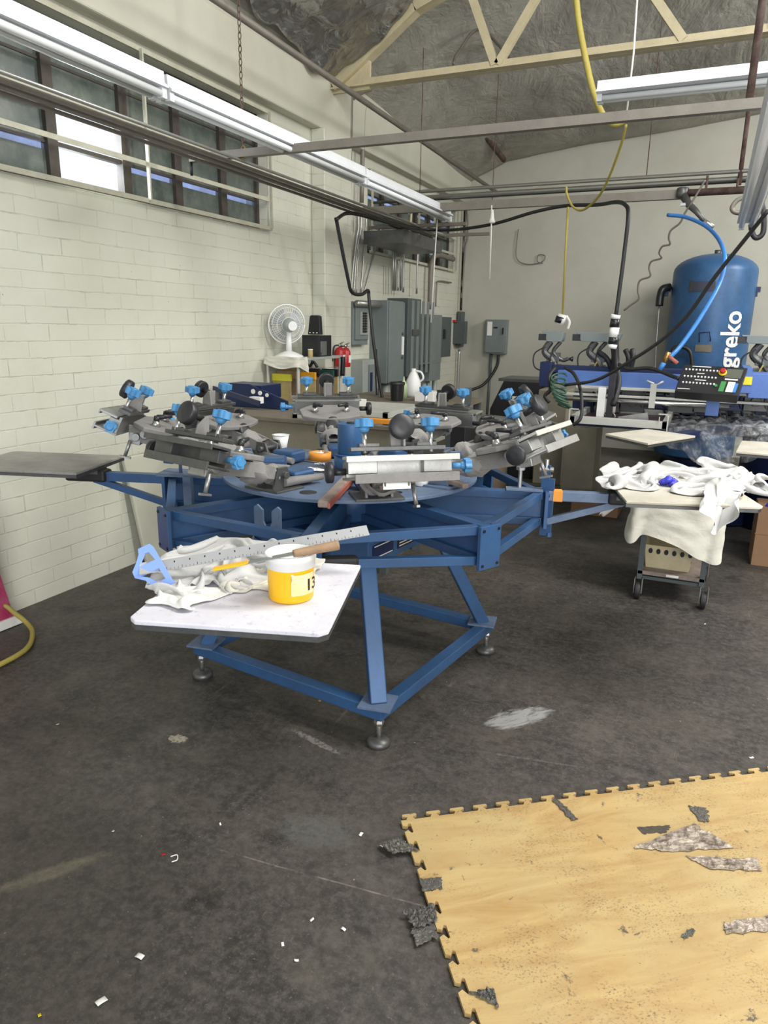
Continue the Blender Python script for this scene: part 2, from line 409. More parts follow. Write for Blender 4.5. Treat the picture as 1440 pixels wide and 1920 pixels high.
def slit():  # blue tint that dims the bright sky behind the open slits
    t = NT('bluish_gap_tint'); tr = t.n.new('ShaderNodeBsdfTransparent'); tr.inputs[0].default_value = (.62,.68,.85,1)
    t.col(lin(150,158,180)); t.set(.5); mx = t.n.new('ShaderNodeMixShader'); t.link(t.ramp(t.noise(6, 3), [(.3, .15), (.7, .5)]), mx.inputs[0]); t.link(tr.outputs[0], mx.inputs[1]); t.link(t.b.outputs[0], mx.inputs[2]); t.link(mx.outputs[0], t.n['Material Output'].inputs[0]); return t.m
M['slit'] = slit()
# ============================================================ ROOM SHELL
XL, YB = -3.42, 10.25
XR, YF = 6.0, -3.5
m = MB(); m.bb((XL-.3, YF, -.1), (XR+.2, YB+.2, 0)); struct('floor', m, M['floor'])
WZ0, WZ1 = 2.343, 3.19
m = MB()
m.bb((XL-.2, YF, 0), (XL, YB, 2.333))
m.bb((XL-.2, YF, 2.333), (XL, .6, 3.25)); m.bb((XL-.2, 5.245, 2.333), (XL, 7.128, 3.25))
m.bb((XL-.2, .6, WZ1), (XL, 5.245, 3.25)); m.bb((XL-.2, 7.128, 3.15), (XL, 9.90, 3.25)); m.bb((XL-.2, 9.90, 2.333), (XL, YB, 3.25))
struct('wall_left', m, M['wall'])
m = MB(); m.bb((XL+.001, 5.967, 0), (XL+.135, 6.50, 3.25)); struct('trim_2', m, M['wall'], .008)
m = MB(); m.bb((XL-.2, YF, 3.25), (XL+.10, YB, 3.66)); m.bb((XL-.2, YF, 3.66), (XL+.055, YB, 4.0))
struct('trim_1', m, M['plaster2'], .012)
m = MB(); m.bb((XL-.2, YB, 0), (XR+.2, YB+.2, 5.5)); struct('wall_back', m, M['plaster'])
m = MB(); m.bb((XR, YF, 0), (XR+.2, YB, 5.5)); struct('wall_right', m, M['plaster'])
# barrel roof lined with foil; it sags towards the back wall
def zroof(x, y):
    u = max(0, x-XL)
    near = 3.72 + 1.25*(1-math.exp(-u/1.25)) + .10*u
    far = 3.50 + .27*min(1, u/.6) + (.105*(u-.6) if u > .6 else 0)
    t = min(1, max(0, (y-6.4)/3.85)); t = t*t*(3-2*t)
    n = noise.noise(Vector((x*.9, y*.8, 1.7)))*.09 + noise.noise(Vector((x*2.6, y*2.2, 5)))*.035
    if u < .15: n *= .2
    return near*(1-t)+far*t + n*(1-.6*t)
m = MB()
m.grid(lambda a, b: Vector((XL+.0+(XR-XL)*a**1.3, YF+(YB+.02-YF)*b, zroof(XL+(XR-XL)*a**1.3, YF+(YB-YF)*b))), 110, 130)
o = build('ceiling', m, M['foil']); o['kind'] = 'structure'
s = o.modifiers.new('s', 'SOLIDIFY'); s.thickness = .05; s.offset = 1
# ------------------------------------------------ windows
def window(name, y0, y1, z0, z1, rows, muls, open_pane=None, slit=None):
    X = XL-.10
    m = MB()
    for (a, b, c, d) in ((y0, y1, z0, z0+.03), (y0, y1, z1-.03, z1), (y0, y0+.03, z0, z1), (y1-.03, y1, z0, z1)):
        m.bb((X-.02, a, c), (X+.03, b, d))
    fr = build(name, m, M['darkframe']); fr['kind'] = 'structure'
    ys = [y0+.03]+muls+[y1-.03]; zs = rows
    for y in muls:
        m = MB(); m.bb((X-.02, y-.035, z0+.03), (X+.035, y+.035, z1-.03)); build('mullion', m, M['darkframe'], fr)
    for i in range(len(ys)-1):
        for j in range(len(zs)-1):
            a, b = ys[i]+.03, ys[i+1]-.03; c, d = zs[j], zs[j+1]
            if open_pane and (i, j) in open_pane:
                m = MB(); m.bb((X-.02, a-.03, c-.012), (X+.02, b+.03, c+.012)); build('sash_bar', m, M['darkframe'], fr); continue
            g = slit and j in slit
            h = .035 if g else 0
            m = MB(); m.bb((X-.006, a-.02, c+.008), (X+.006, b+.02, d-.008-h)); build('pane', m, M['glass'], fr)
            if g: m = MB(); m.bb((X-.004, a-.02, d-.008-h), (X+.002, b+.02, d-.008)); build('gap_tint_sheet', m, M['slit'], fr)  # added tinted sheet in the open gap, mutes sky to bluish outdoors
            m = MB(); m.bb((X-.012, a-.03, c-.008), (X+.012, b+.03, c+.008)); build('sash_bar', m, M['darkframe'], fr)
    return fr
M['darkframe'] = paint('dark_window_frame', lin(62,56,50), .6, .1, .4, lin(96,88,76), 12)
rows1 = [2.373, 2.56, 2.76, 2.97, 3.16]
w1 = window('window_1', .6, 5.24, WZ0, WZ1, rows1, [1.2, 1.9, 2.6]+[W(p_, 280, x=XL-.1).y for p_ in (92, 228, 325, 410)], open_pane=[(4, 0), (4, 1)], slit=(0,))
w2 = window('window_2', 7.13, 9.895, 2.34, 3.145, [2.37, 2.55, 2.74, 2.94, 3.115], [7.65, 8.15, 8.65, 9.10, 9.50], slit=(0, 2))
# welded bar grilles in front of the windows
def grille(y0, y1, zs, ys, label):
    t = thing('window_bar_grille', label, 'window bars', (XL+.03, y0, zs[0]), 0)
    for z in zs:
        m = MB(); m.beam((XL+.035, y0, z), (XL+.035, y1, z), .012, .028); build('horizontal_bar', m, M['creambar'], t)
    for y in ys:
        m = MB(); m.beam((XL+.05, y, zs[0]), (XL+.05, y, zs[-1]), .022, .012); build('upright_bar', m, M['creambar'], t)
M['creambar'] = paint('cream_grille_paint', lin(190,188,168), .5, .05, .35, lin(120,114,96), 10)
grille(.6, 5.26, [2.345, 2.56, 2.76, 2.97, 3.20], [2.0, 3.83, 5.235], 'cream painted bar grille over the large left window')
grille(7.12, 9.90, [2.345, 2.56, 2.76, 2.95, 3.13], [7.14, 8.45, 8.98, 9.88], 'cream painted bar grille over the small far window')
# bright outdoors seen through the panes is the world sky
# ------------------------------------------------ roof structure
YT = 6.2
def truss():
    t = thing('roof_truss', 'cream painted steel roof truss with diagonal webs crossing the room', 'truss', (XL+.1, YT, 3.6))
    a = Vector((XL+.08, YT, 3.60)); b = Vector((XR, YT, 3.60))
    for dy in (-.035, .035):
        m = MB(); m.beam(a+Vector((0, dy, 0)), b+Vector((0, dy, 0)), .055, .012); m.beam(a+Vector((0, dy*.3, .03)), b+Vector((0, dy*.3, .03)), .008, .06)
        build('bottom_chord', m, M['cream'], t)
    pts = [(XL+.12, 3.62), (-2.55, 4.13), (-1.6, 4.45), (-.2, 4.7), (2, 4.85), (XR, 4.9)]
    m = MB()
    for (x0, z0), (x1, z1) in zip(pts, pts[1:]): m.beam((x0, YT, z0), (x1, YT, z1), .11, .085)
    build('top_chord', m, M['cream'], t)
    for (x0, z0, x1, z1) in ((-2.14, 4.3, -1.85, 3.63), (-1.22, 4.55, -1.83, 3.63), (-1.15, 4.55, -.45, 3.63), (.02, 4.7, .12, 3.63), (.62, 4.75, .14, 3.63), (1.5, 4.8, 2.1, 3.63)):
        m = MB(); m.beam((x0, YT, z0), (x1, YT, z1), .05, .06); build('web_diagonal', m, M['cream'], t)
    m = MB(); m.prism([(0, 0), (.36, .0), (.36, .22), (.26, .25), (0, .06)], .03, (XL+.1, YT+.02, 3.57), (1,0,0), (0,0,1)); build('gusset_plate', m, M['cream'], t)
    return t
truss()
# loose foil sheet hanging off the near roof bay beside the truss
def foil_sheet():
    a = Vector((-3.24, 4.2, 3.84)); b = Vector((-3.26, 6.12, 3.66)); c = Vector((-2.30, 6.12, 4.30)); d = Vector((-2.1, 4.2, 4.50))
    def fn(u, v):
        p = (a*(1-u)+b*u)*(1-v)+(d*(1-u)+c*u)*v
        e = (1-v)**3
        p = p+Vector((0, 0, noise.noise(Vector((u*3.2, v*3, 2)))*.09 + noise.noise(Vector((u*9, v*8, 4)))*.03 - .12*math.sin(u*PI)*math.sin(v*PI)))
        p += Vector((.10*noise.noise(Vector((u*6, 0, 9)))*e, 0, -.05*abs(noise.noise(Vector((u*8, 1, 3))))*e))
        return p
    m = MB(); m.grid(fn, 60, 40)
    single('foil_insulation_sheet', m, M['shinyfoil'], 'crumpled shiny foil insulation sheet hanging loose beside the truss end', 'insulation', solid=.006)
foil_sheet()
def rail(name, a, b, w, h, mat, label, cat='beam', **k):
    m = MB(); m.beam(a, b, w, h); return single(name, m, mat, label, cat, **k)
YC = 4.0
ZC = W(590, 275, y=YC).z
t = thing('ceiling_support_channel', 'grey steel channel hung on chains below the long lamp, nearest of the cross channels', 'channel', (-3.2, YC, ZC))
m = MB(); m.beam((-3.17, YC, ZC), (XR, YC, ZC+.0), .045, .045); build('channel', m, M['pipegrey'], t)
m = MB(); m.tube([(-3.17, YC, ZC-.01), (-3.17, YC, ZC-.1)], .009, 6, False); build('hook', m, M['wire'], t)
# chain from roof to channel
def chain(p, q, mat, label):
    t = thing('hanging_chain', label, 'chain', q)
    p = Vector(p); q = Vector(q); L = (p-q).length; n = int(L/.034); m = MB()
    for i in range(n):
        c = q+(p-q)*((i+.5)/n); ax = Vector((1,0,0)) if i % 2 else Vector((0,1,0))
        pts = [c+Vector((0,0,1))*.021*math.cos(a)+ax*.010*math.sin(a) for a in [k*PI/4 for k in range(9)]]
        m.tube(pts, .0032, 5, False)
    build('chain_links', m, mat, t)
    m = MB(); m.tube([q+Vector((0,0,.02)), q+Vector((.02,0,-.02)), q+Vector((0,0,-.06)), q+Vector((-.02,0,-.02)), q+Vector((0,0,.02))], .004, 6); build('chain_hook', m, M['brass'], t)
q = W(456, 278, y=YC)
chain((q.x, YC, 4.2), (q.x, YC, ZC+.03), M['rust'], 'rusty chain holding up the grey channel by the large window')
# long fluorescent lamp in two lengths, parallel to the left wall
def fixture(name, p, q, label, tubes=2, group=None, w=.11, flip=1):
    p = Vector(p); q = Vector(q); d = (q-p).normalized(); s = d.cross(Vector((0,0,1)))
    t = thing(name, label, 'fluorescent lamp', tuple((p+q)/2), 0, group)
    m = MB(); up = Vector((0,0,1))
    hw = w/2; pr = [(-hw*.55, .045), (hw*.55, .045), (hw*.6, .0), (hw, -.018), (hw, -.026), (-hw, -.026), (-hw, -.018), (-hw*.6, 0)]
    m.prism(pr, (q-p).length, p, -s, up); 
    o = build('housing', m, M['whiteen'], t)
    for k in range(tubes):
        off = s*((k-.5*(tubes-1))*.055)
        m = MB(); m.cyl(p+d*.03+off-up*.045, q-d*.03+off-up*.045, .0165, n=12); g = build('fluorescent_tube', m, M['tubeglass'], t)
        for e in (p+d*.015, q-d*.015): m = MB(); m.box(e+off-up*.042, (.03, .03, .045)); build('lamp_holder', m, M['whiteen'], t)
    return t
XFx = -2.45
fixture('fluorescent_lamp', (XFx, .6, 2.655), (XFx, 2.89, 2.65), 'white fluorescent lamp at the top left edge, nearer end of the long row')
fixture('fluorescent_lamp', (XFx, 2.91, 2.65), (XFx, 5.0, 2.645), 'white twin tube lamp crossing the large window, middle of the long row')
fixture('fluorescent_lamp', (XFx, 5.02, 2.645), (XFx, 6.88, 2.63), 'white twin tube lamp ending in front of the far window, last of the long row')
fixture('fluorescent_lamp', W(1122, 172, y=5.0), W(1122, 172, y=5.0)+Vector((2.6, 0, -.01)), 'white fluorescent lamp hung crosswise high at upper right of the yellow hose', w=.2)
a = W(1405, 422, z=2.70); a = Vector((.12, 5.2, 0)); 
xx = W(1400, 420, y=5.2)
t = fixture('fluorescent_lamp', (xx.x, 5.2, xx.z+.03), (xx.x, 2.2, xx.z+.03), 'grey fluorescent lamp end hanging lengthwise at the right edge above the tank')
# pipes parallel to the left wall
def pipe(name, pts, r, mat, label, cat='pipe', group=None, n=8, sm=False, ends=None):
    m = MB(); m.tube(pts, r, n, sm); return single(name, m, mat, label, cat, group)
pipe('sprinkler_pipe', [(-2.9, 1.0, 3.47), (-2.9, 10.24, 3.36)], .024, M['pipegrey'], 'beige sprinkler pipe running high along the left wall past the truss')
for i, (x, z, r) in enumerate(((-2.97, 2.53, .011), (-2.94, 2.545, .011), (-2.905, 2.535, .014), (-2.87, 2.55, .011), (-2.83, 2.535, .012), (-2.79, 2.55, .010))):
    pipe('electrical_conduit', [(x, .5, z+.04), (x, 7.4+.12*i, z)], r, M['galv'] if i % 2 else M['pipegrey'], 'thin metal conduit in the bundle running along the wall in front of the large window', 'conduit', 'conduits running along the left wall')
# dark wireway above the panels
m = MB(); m.bb((-3.28, 6.75, 2.38), (-2.85, 7.85, 2.50)); 
t = thing('wireway', 'dark dusty metal wireway tray above the tall grey panels', 'wireway', (-3.0, 6.9, 2.4))
build('tray', m, M['darksteel'], t)
m = MB(); m.bb((-2.99, 6.35, 2.50), (-2.88, 6.46, 2.60)); build('junction_box', m, M['grey'], t)
for yy in (7.0, 7.8): m = MB(); m.beam((-3.35, yy, 2.56), (-2.3, yy, 2.56), .04, .03); build('support_bracket', m, M['pipegrey'], t)
# crosswise pipe rack above the machines
YR = 6.6
for i, (za, r, mt, lb) in enumerate(((2.80, .015, 'galv', 'top thin metal conduit crossing the room above the machines'), (2.755, .019, 'galv', 'second metal conduit crossing the room above the machines, just over the channel'), (2.745, .013, 'darksteel', 'dark thin conduit behind the crosswise channel'))):
    pipe('crosswise_conduit', [(-2.75-.2*i, YR+.05*i, za), (XR, YR+.05*i, za)], r, M[mt], lb, 'conduit', n=10)
rail('support_channel', (-3.3, YR, 2.655), (-.30, YR, 2.655), .05, .07, M['pipegrey'], 'grey steel channel under the crosswise conduits above the machines', 'channel')
t = thing('compressed_air_pipe', 'rusty grey compressed air pipe with valve drop above the tank', 'pipe', (-.3, YR, 2.66))
m = MB(); m.tube([(-.33, YR-.05, 2.655), (XR, YR-.05, 2.655)], .028, 10, False); build('main_pipe', m, M['rust'], t)
m = MB(); m.lathe((-.36, YR-.05, 2.70), (-.36, YR-.05, 2.62), [(.03, 0), (.045, .1), (.045, .9), (.03, 1)], 12); m.tube([(-.36, YR-.05, 2.65), (-.30, YR-.12, 2.56), (-.24, YR-.18, 2.50), (-.17, YR-.22, 2.42)], .03, 10, False, (.034, .016)); build('valve', m, M['darksteel'], t)
m = MB()
m.box((-.31, YR-.12, 2.56), (.10, .03, .02)); m.tube([(-.2, YR-.2, 2.44), (-.10, YR-.24, 2.37)], .018, 8, False); build('valve_handle', m, M['steel'], t)
for k, (px, py) in enumerate(((1325, 345), (1382, 350))):
    p = W(px, py, y=YR-.02); m = MB(); m.tube([p+Vector((0, 0, -.05)), p+Vector((0, 0, .06))], .01, 6, False); build('pipe_clamp', m, M['rust'], t)
# hanger rods
p0 = W(1400, 215, y=YR); p1 = W(1384, 358, y=YR)
pipe('hanger_rod', [(p1.x, YR, 2.70), (p1.x, YR, 4.3)], .017, M['rust'], 'rusty hanger rod going down to the air pipe at upper right')
p0 = W(1405, 188, y=YC); 
pipe('hanger_rod', [(p0.x, YC, p0.z), (p0.x+.0, YC, 4.6)], .017, M['rust'], 'speckled rusty rod ending just above the nearer cross channel at right')
# small black hangers by the wall
for (x, y, z0, z1, lb) in ((W(475+450, 330, y=7.6).x, 7.6, 2.80, 4.0, 'thin dark chain hanging between roof and crosswise conduits'), (W(790, 250, y=6.4).x, 6.4, 2.7, 3.9, 'thin grey hanger wire near the far window'), (W(1215, 300, y=6.6).x, 6.6, 2.8, 4.5, 'thin grey hanger wire right of the yellow hose')):
    pipe('hanger_wire', [(x, y, z0), (x, y, z1)], .004, M['rust'], lb, 'wire', n=5)
m = MB(); a = W(860, 190, y=8.6); b = W(945, 300, y=9.8); m.tube([a, b], .035, 8, False); single('roof_brace', m, M['rust'], 'dark brown timber brace under the sagging foil roof', 'brace')
m = MB(); m.tube([W(1080+0, 0, y=5.0)+Vector((-.9, 2.0, .35)), W(900, 55, y=7.4), W(858, 100, y=7.2), W(850, 120, y=7.1)], .014, 8); single('flexible_conduit', m, M['pipegrey'], 'thin curved grey conduit under the foil roof behind the truss', 'conduit')
# ------------------------------------------------ electrical panels on the left wall
def panel(px0, pxc, px1, zt, zb, mat, label, door=None, extra=None, xw=XL, name='electrical_panel'):
    y0 = W(px0, 600, x=xw).y
    v = ray(pxc, 600); x1 = v.x*y0/v.y
    x1 = min(x1, xw+.34)
    y1 = W(px1, 600, x=x1).y
    t = thing(name, label, 'electrical panel', (xw, (y0+y1)/2, zb))
    m = MB(); m.bb((xw, y0, zb), (x1, y1, zt)); build('enclosure', m, M[mat], t, .006)
    if door: 
        m = MB(); a, b, c, d = door
        m.bb((x1, y0+(y1-y0)*a, zb+(zt-zb)*c), (x1+.018, y0+(y1-y0)*b, zb+(zt-zb)*d)); build('door', m, M[mat], t, .003)
    return t, x1, y0, y1, zt, zb
t, x1, y0, y1, zt, zb = panel(650, 662, 690, 1.83, 1.40, 'grey', 'small grey breaker panel with open window of black breakers next to the pilaster', (.08, .94, .12, .9))
m = MB(); m.bb((x1+.018, y0+.12, zb+.10), (x1+.03, y1-.06, zt-.10)); build('breaker_cover', m, M['greylight'], t, .003)
for k in range(2):
    yy = y0+.16+(y1-y0-.28)*k*.55
    for j in range(8):
        m = MB(); m.bb((x1+.03, yy, zb+.125+.026*j), (x1+.042, yy+.05, zb+.145+.026*j)); build('breaker', m, M['black'], t)
t, x1, y0, y1, zt, zb = panel(693, 727, 757, 1.86, .98, 'grey', 'tall deep grey electrical cabinet with white door handle', (.02, .98, .01, .99))
m = MB(); m.bb((x1+.018, y1-.10, zb+.30), (x1+.035, y1-.05, zb+.50)); build('handle', m, M['whiteplastic'], t, .004)
m = MB(); m.cyl((x1+.018, y1-.075, zb+.27), (x1+.03, y1-.075, zb+.27), .015); m.cyl((x1+.018, y1-.075, zb+.53), (x1+.03, y1-.075, zb+.53), .015); build('latch', m, M['darksteel'], t)
pipe('conduit_nipple', [(XL+.12, W(690, 560, x=XL+.1).y-.30, 1.81), (XL+.12, y0+.01, 1.81)], .032, M['galv'], 'short galvanised pipe joining the small panel to the tall cabinet', 'pipe')
ya = y1
t = thing('electrical_panel', 'tall ribbed grey cabinet between the deep cabinet and the cut-out panel', 'electrical panel', (XL, ya+.4, 1.0))
v = ray(789, 600); xx1 = XL+.26; yb_ = W(789, 600, x=xx1).y
m = MB(); m.bb((XL, ya+.02, 1.03), (xx1, yb_, 1.90)); build('enclosure', m, M['greydark'], t, .006)
m = MB()
for k in range(5): m.bb((xx1, ya+.12+.16*k, 1.05), (xx1+.0025, ya+.20+.16*k, 1.88))
build('ribbed_cover', m, M['grey'], t)
m = MB(); m.bb((xx1+.008, yb_-.28, 1.49), (xx1+.014, yb_-.06, 1.56)); build('nameplate', m, M['darksteel'], t)
yc = yb_; xx2 = XL+.20; yd = W(829, 600, x=xx2).y
t = thing('electrical_panel', 'wide grey cabinet with a dark square cut-out at its lower corner', 'electrical panel', (XL, yc+.4, .95))
m = MB(); h0, h1 = .92, 1.74; ycut = yc+(yd-yc)*.55
m.bb((XL, yc+.02, 1.14), (xx2, yd, h1)); m.bb((XL, ycut, h0), (xx2, yd, 1.14)); m.bb((XL, yc+.02, h0), (xx2-.14, ycut, 1.14)); build('enclosure', m, M['grey'], t, .004)
m = MB(); m.bb((xx2-.14, yc+.04, h0+.01), (xx2-.13, ycut, 1.13)); build('cutout_back', m, M['darksteel'], t)
m = MB(); m.bb((xx2, yc+.06, 1.17), (xx2+.012, yd-.25, h1-.03)); build('door', m, M['grey'], t, .003)
ye = yd; xx3 = XL+.15
t = thing('disconnect_switch', 'narrow dark grey switch box beside the corner', 'electrical panel', (XL, ye+.2, 1.18))
yf = W(847, 600, x=xx3).y
m = MB(); m.bb((XL, ye+.04, 1.2), (xx3, yf, 1.72)); build('enclosure', m, M['greydark'], t, .004)
m = MB(); m.bb((xx3, ye+.2, 1.44), (xx3+.02, ye+.26, 1.56)); build('switch_lever', m, M['black'], t)
# corner box on the back wall with hinged-open dark door
a = W(848, 584, y=YB-.12); b = W(862, 650, y=YB-.12)
t = thing('disconnect_switch', 'grey corner box with dark green-grey cover and red lever', 'electrical panel', (a.x, YB, b.z))
m = MB(); m.bb((XL+.02, YB-.14, b.z), (b.x+.02, YB, a.z)); build('enclosure', m, M['greydark'], t, .004)
c = W(850, 602, y=YB-.22); d = W(872, 645, y=YB-.22)
m = MB(); m.bb((c.x, YB-.24, d.z), (d.x, YB-.142, c.z)); build('cover', m, M['greydark'], t, .004)
m = MB(); m.box((c.x+.03, YB-.26, c.z+.0), (.06, .05, .03)); build('lever', m, M['red'], t, .005)
# back wall box with conduit
a = W(910, 599, y=YB-.12); b = W(947, 664, y=YB-.12)
t = thing('disconnect_switch', 'grey switch box alone on the back wall with two pipes below', 'electrical panel', (a.x, YB, b.z))
m = MB(); m.bb((a.x, YB-.12, b.z), (b.x, YB, a.z)); build('enclosure', m, M['grey'], t, .005)
m = MB(); m.bb((a.x+.02, YB-.135, b.z+.02), (b.x-.02, YB-.12, a.z-.02)); build('door', m, M['grey'], t, .003)
m = MB(); m.bb((a.x+.04, YB-.14, a.z-.22), (a.x+.11, YB-.135, a.z-.03)); build('warning_label', m, M['paper'], t)
m = MB(); m.bb((a.x+.13, YB-.14, a.z-.12), (a.x+.19, YB-.135, a.z-.10)); m.bb((b.x-.05, YB-.16, a.z-.2), (b.x-.035, YB-.135, a.z-.11)); build('switch_lever', m, M['black'], t)
q = W(921, 665, y=YB-.06)
pipe('electrical_conduit', [(q.x, YB-.06, b.z), (q.x-.02, YB-.06, 0.0)], .022, M['greydark'], 'straight dark grey conduit going down from the lone back wall switch box', 'conduit')
pts = [W(935, 666, y=YB-.08), W(930, 690, y=YB-.1), W(905, 722, y=YB-.2), W(865, 738, y=YB-.4), W(850, 760, y=9.6)]
pipe('power_cable', pts, .022, M['wire'], 'thick black cable curving left from the lone back wall switch box', 'cable', sm=True)
# low open grey panel
t = thing('electrical_panel', 'low shallow grey panel door under the tall cabinets beside the leaning black pole', 'electrical panel', (XL, 7.0, .6))
xx = -3.25; a = W(681, 668, x=xx); b = W(706, 744, x=xx)
m = MB(); m.bb((XL, a.y, .75), (xx, b.y, 1.25)); build('enclosure', m, M['greylight'], t, .005)
m = MB(); m.bb((xx, a.y+.12, .78), (xx+.02, b.y, 1.2)); build('door', m, M['grey'], t, .003)
m = MB(); m.bb((xx+.02, a.y+.13, .84), (xx+.03, a.y+.17, 1.12)); build('handle', m, M['navy'], t)
# wall conduits rising from the panels (each one a thing)
def rise(pts, r, lb, x=XL+.05, g='conduits rising from the panels', mt='galv'):
    P = []
    for k, (px, py) in enumerate(pts): P.append(W(px, py, x=x))
    m = MB(); m.tube(P, r, 7, len(P) > 2); single('electrical_conduit', m, M[mt], lb, 'conduit', g)
LB = 'thin grey conduit rising along the wall above the electrical panels'
for pts, r in (([(658, 552), (662, 500), (670, 440), (672, 400)], .011), ([(663, 552), (668, 480), (676, 430), (677, 395)], .011), ([(668, 552), (671, 480), (679, 400)], .009),
               ([(676, 548), (682, 480), (686, 420), (686, 400)], .011), ([(683, 548), (700, 480), (714, 428), (711, 405)], .012)):
    rise(pts, r, LB)
rise([(651, 545), (656, 200), (660, 185), (680, 170), (700, 165)], .03, 'wide painted conduit bending at the top beside the truss end', XL+.08, None, 'pipegrey')
rise([(678, 380), (681, 230), (684, 200)], .022, 'painted conduit rising beside the pilaster above the wireway', XL+.08, None, 'pipegrey')
for pts, r in (([(737, 545), (738, 440)], .014), ([(741, 545), (742, 440)], .012), ([(746, 545), (746, 500), (744, 480), (756, 440)], .012), ([(751, 545), (752, 440)], .012), ([(756, 548), (757, 480), (760, 440)], .012)):
    rise(pts, r, LB, XL+.12)
rise([(781, 551), (783, 470), (784, 440)], .012, LB, XL+.10)
rise([(763, 452), (768, 430), (771, 400), (772, 385)], .016, 'bent cream conduit in front of the far window', XL+.12, None, 'cream')
rise([(806, 580), (808, 510), (811, 488), (820, 478), (850, 486)], .034, 'fat painted conduit bending right below the far window', XL+.09, None, 'pipegrey')
rise([(817, 575), (819, 535), (824, 527), (846, 530)], .010, 'thin bent conduit on the wall between far window and corner', XL+.03, None, 'pipegrey')
for pts, r in (([(841, 582), (848, 545), (852, 440), (857, 240)], .017), ([(848, 582), (853, 520), (858, 420), (861, 250)], .017), ([(852, 582), (860, 500), (866, 420), (866, 240)], .013), ([(859, 582), (872, 470), (877, 440), (875, 360)], .013)):
    P = [W(px, py, y=YB-.10) for px, py in pts]; P = [Vector((max(p.x, XL+.06), p.y, p.z)) for p in P]
    m = MB(); m.tube(P, r, 7); single('electrical_conduit', m, M['pipegrey'], 'grey conduit rising in the far corner above the switch boxes', 'conduit', 'conduits in the far corner')
for pts, r in (([(838, 655), (836, 690), (835, 740)], .014), ([(843, 655), (845, 700), (846, 740)], .02)):
    P = [W(px, py, y=YB-.10) for px, py in pts]; P = [Vector((max(p.x, XL+.06), p.y, p.z)) for p in P]
    m = MB(); m.tube(P, r, 7); single('electrical_conduit', m, M['galv'], 'conduit going down in the far corner below the switch boxes', 'conduit', 'conduits below the corner switch boxes')
for px, w in ((722, .045), (741, .03), (795, .035), (803, .025), (815, .035)):
    y = W(px, 705, x=XL+.1).y; m = MB(); m.tube([(XL+.1, y, .25), (XL+.1, y, 1.05)], w, 8, False)
    single('electrical_conduit', m, M['greylight'], 'pale conduit going down from the tall cabinets', 'conduit', 'conduits below the tall cabinets')
# black leaning cable across the panels
pipe('power_cable', [W(630, 408, x=-2.95), W(636, 440, x=-2.95), W(652, 520, x=-2.95), W(660, 548, x=-2.95), W(678, 552, x=-2.95), W(690, 545, x=-2.95), W(692, 562, x=-2.95), W(700, 640, x=-2.9), W(712, 720, x=-2.85), W(720, 762, x=-2.8)], .016, M['wire'], 'black cable looping from the wireway down past the small breaker panel', 'cable', sm=True)
pipe('power_cable', [W(630, 412, x=-2.9), W(650, 400, x=-2.9), W(680, 404, x=-2.85), W(740, 420, x=-2.75), W(800, 430, y=7.2), W(850, 431, y=7.0), W(925, 420, y=6.8), W(1000, 398, y=6.6), W(1060, 386, y=6.5), W(1120, 384, y=6.2), W(1155, 379, y=5.9), W(1172, 384, y=5.7), W(1178, 402, y=5.6), W(1171, 470, y=5.6), W(1162, 540, y=5.6), W(1155, 590, y=5.6)], .015, M['wire'], 'long black power cable sagging across the room and dropping to the automatic press', 'cable', sm=True)
p = W(1155, 590, y=5.6)
t = thing('plug_connector', 'taped black and white plug at the end of the black drop cable', 'plug', p)
for k, (mt, l) in enumerate((('whiteplastic', .03), ('black', .06), ('paper', .07), ('black', .05), ('whiteplastic', .03))):
    m = MB(); z = p.z-[0, .03, .09, .16, .21][k]; m.cyl((p.x, p.y, z), (p.x-.005, p.y, z-l), .034); build('sleeve', m, M[mt], t)
pipe('machine_cable', [W(1155, 628, y=5.6), W(1156, 680, y=5.6), W(1160, 720, y=5.5), W(1150, 760, y=5.4)], .02, M['wire'], 'black cable going from the taped plug down into the automatic press', 'cable', sm=True)
# yellow hose, white rope, yellow cord
PH = [W(1078, -30, y=5.3), W(1085, 40, y=5.3), W(1100, 120, y=5.3), W(1115, 180, y=5.3), W(1135, 222, y=5.3), W(1155, 233, y=5.3), W(1170, 226, y=5.3), W(1180, 212, y=5.3)]
pipe('yellow_hose', PH, .020, M['hoseyellow'], 'thick yellow hose looping down from the roof', 'hose', sm=True)
PH = [W(1174, 234, y=5.3), W(1165, 270, y=5.4), W(1145, 325, y=5.6), W(1125, 365, y=5.8), W(1100, 390, y=6), W(1085, 394, y=6.1), W(1072, 385, y=6.2), W(1063, 365, y=6.3), W(1062, 350, y=6.3)]
pipe('yellow_cord', PH, .009, M['hoseyellow'], 'thin yellow cord sagging from the thick hose to the conduits', 'cord', sm=True)
pipe('rope', [W(1196, -20, y=5.25), W(1188, 100, y=5.25), W(1175, 212, y=5.25)], .006, M['rope'], 'white rope holding up the yellow hose', 'rope')
pipe('yellow_cord', [W(1065, 388, y=6.3), W(1060, 480, y=6.3), W(1055, 592, y=6.3)], .009, M['hoseyellow'], 'straight yellow cord dropping to a taped plug above the automatic press', 'cord')
p = W(1055, 592, y=6.3)
t = thing('plug_connector', 'white taped plug on the yellow drop cord', 'plug', p)
m = MB(); m.cyl(p+Vector((0,0,.01)), p+Vector((-.02, 0, -.07)), .04); build('sleeve', m, M['whiteplastic'], t)
m = MB(); m.cyl(p+Vector((-.01,0,-.01)), p+Vector((-.025, 0, -.06)), .043); build('tape_band', m, M['black'], t)
m = MB(); m.tube([p+Vector((.03,0,0)), p+Vector((.06,0,-.05)), p+Vector((.05,0,-.11))], .012, 6); build('tape_tail', m, M['paper'], t)
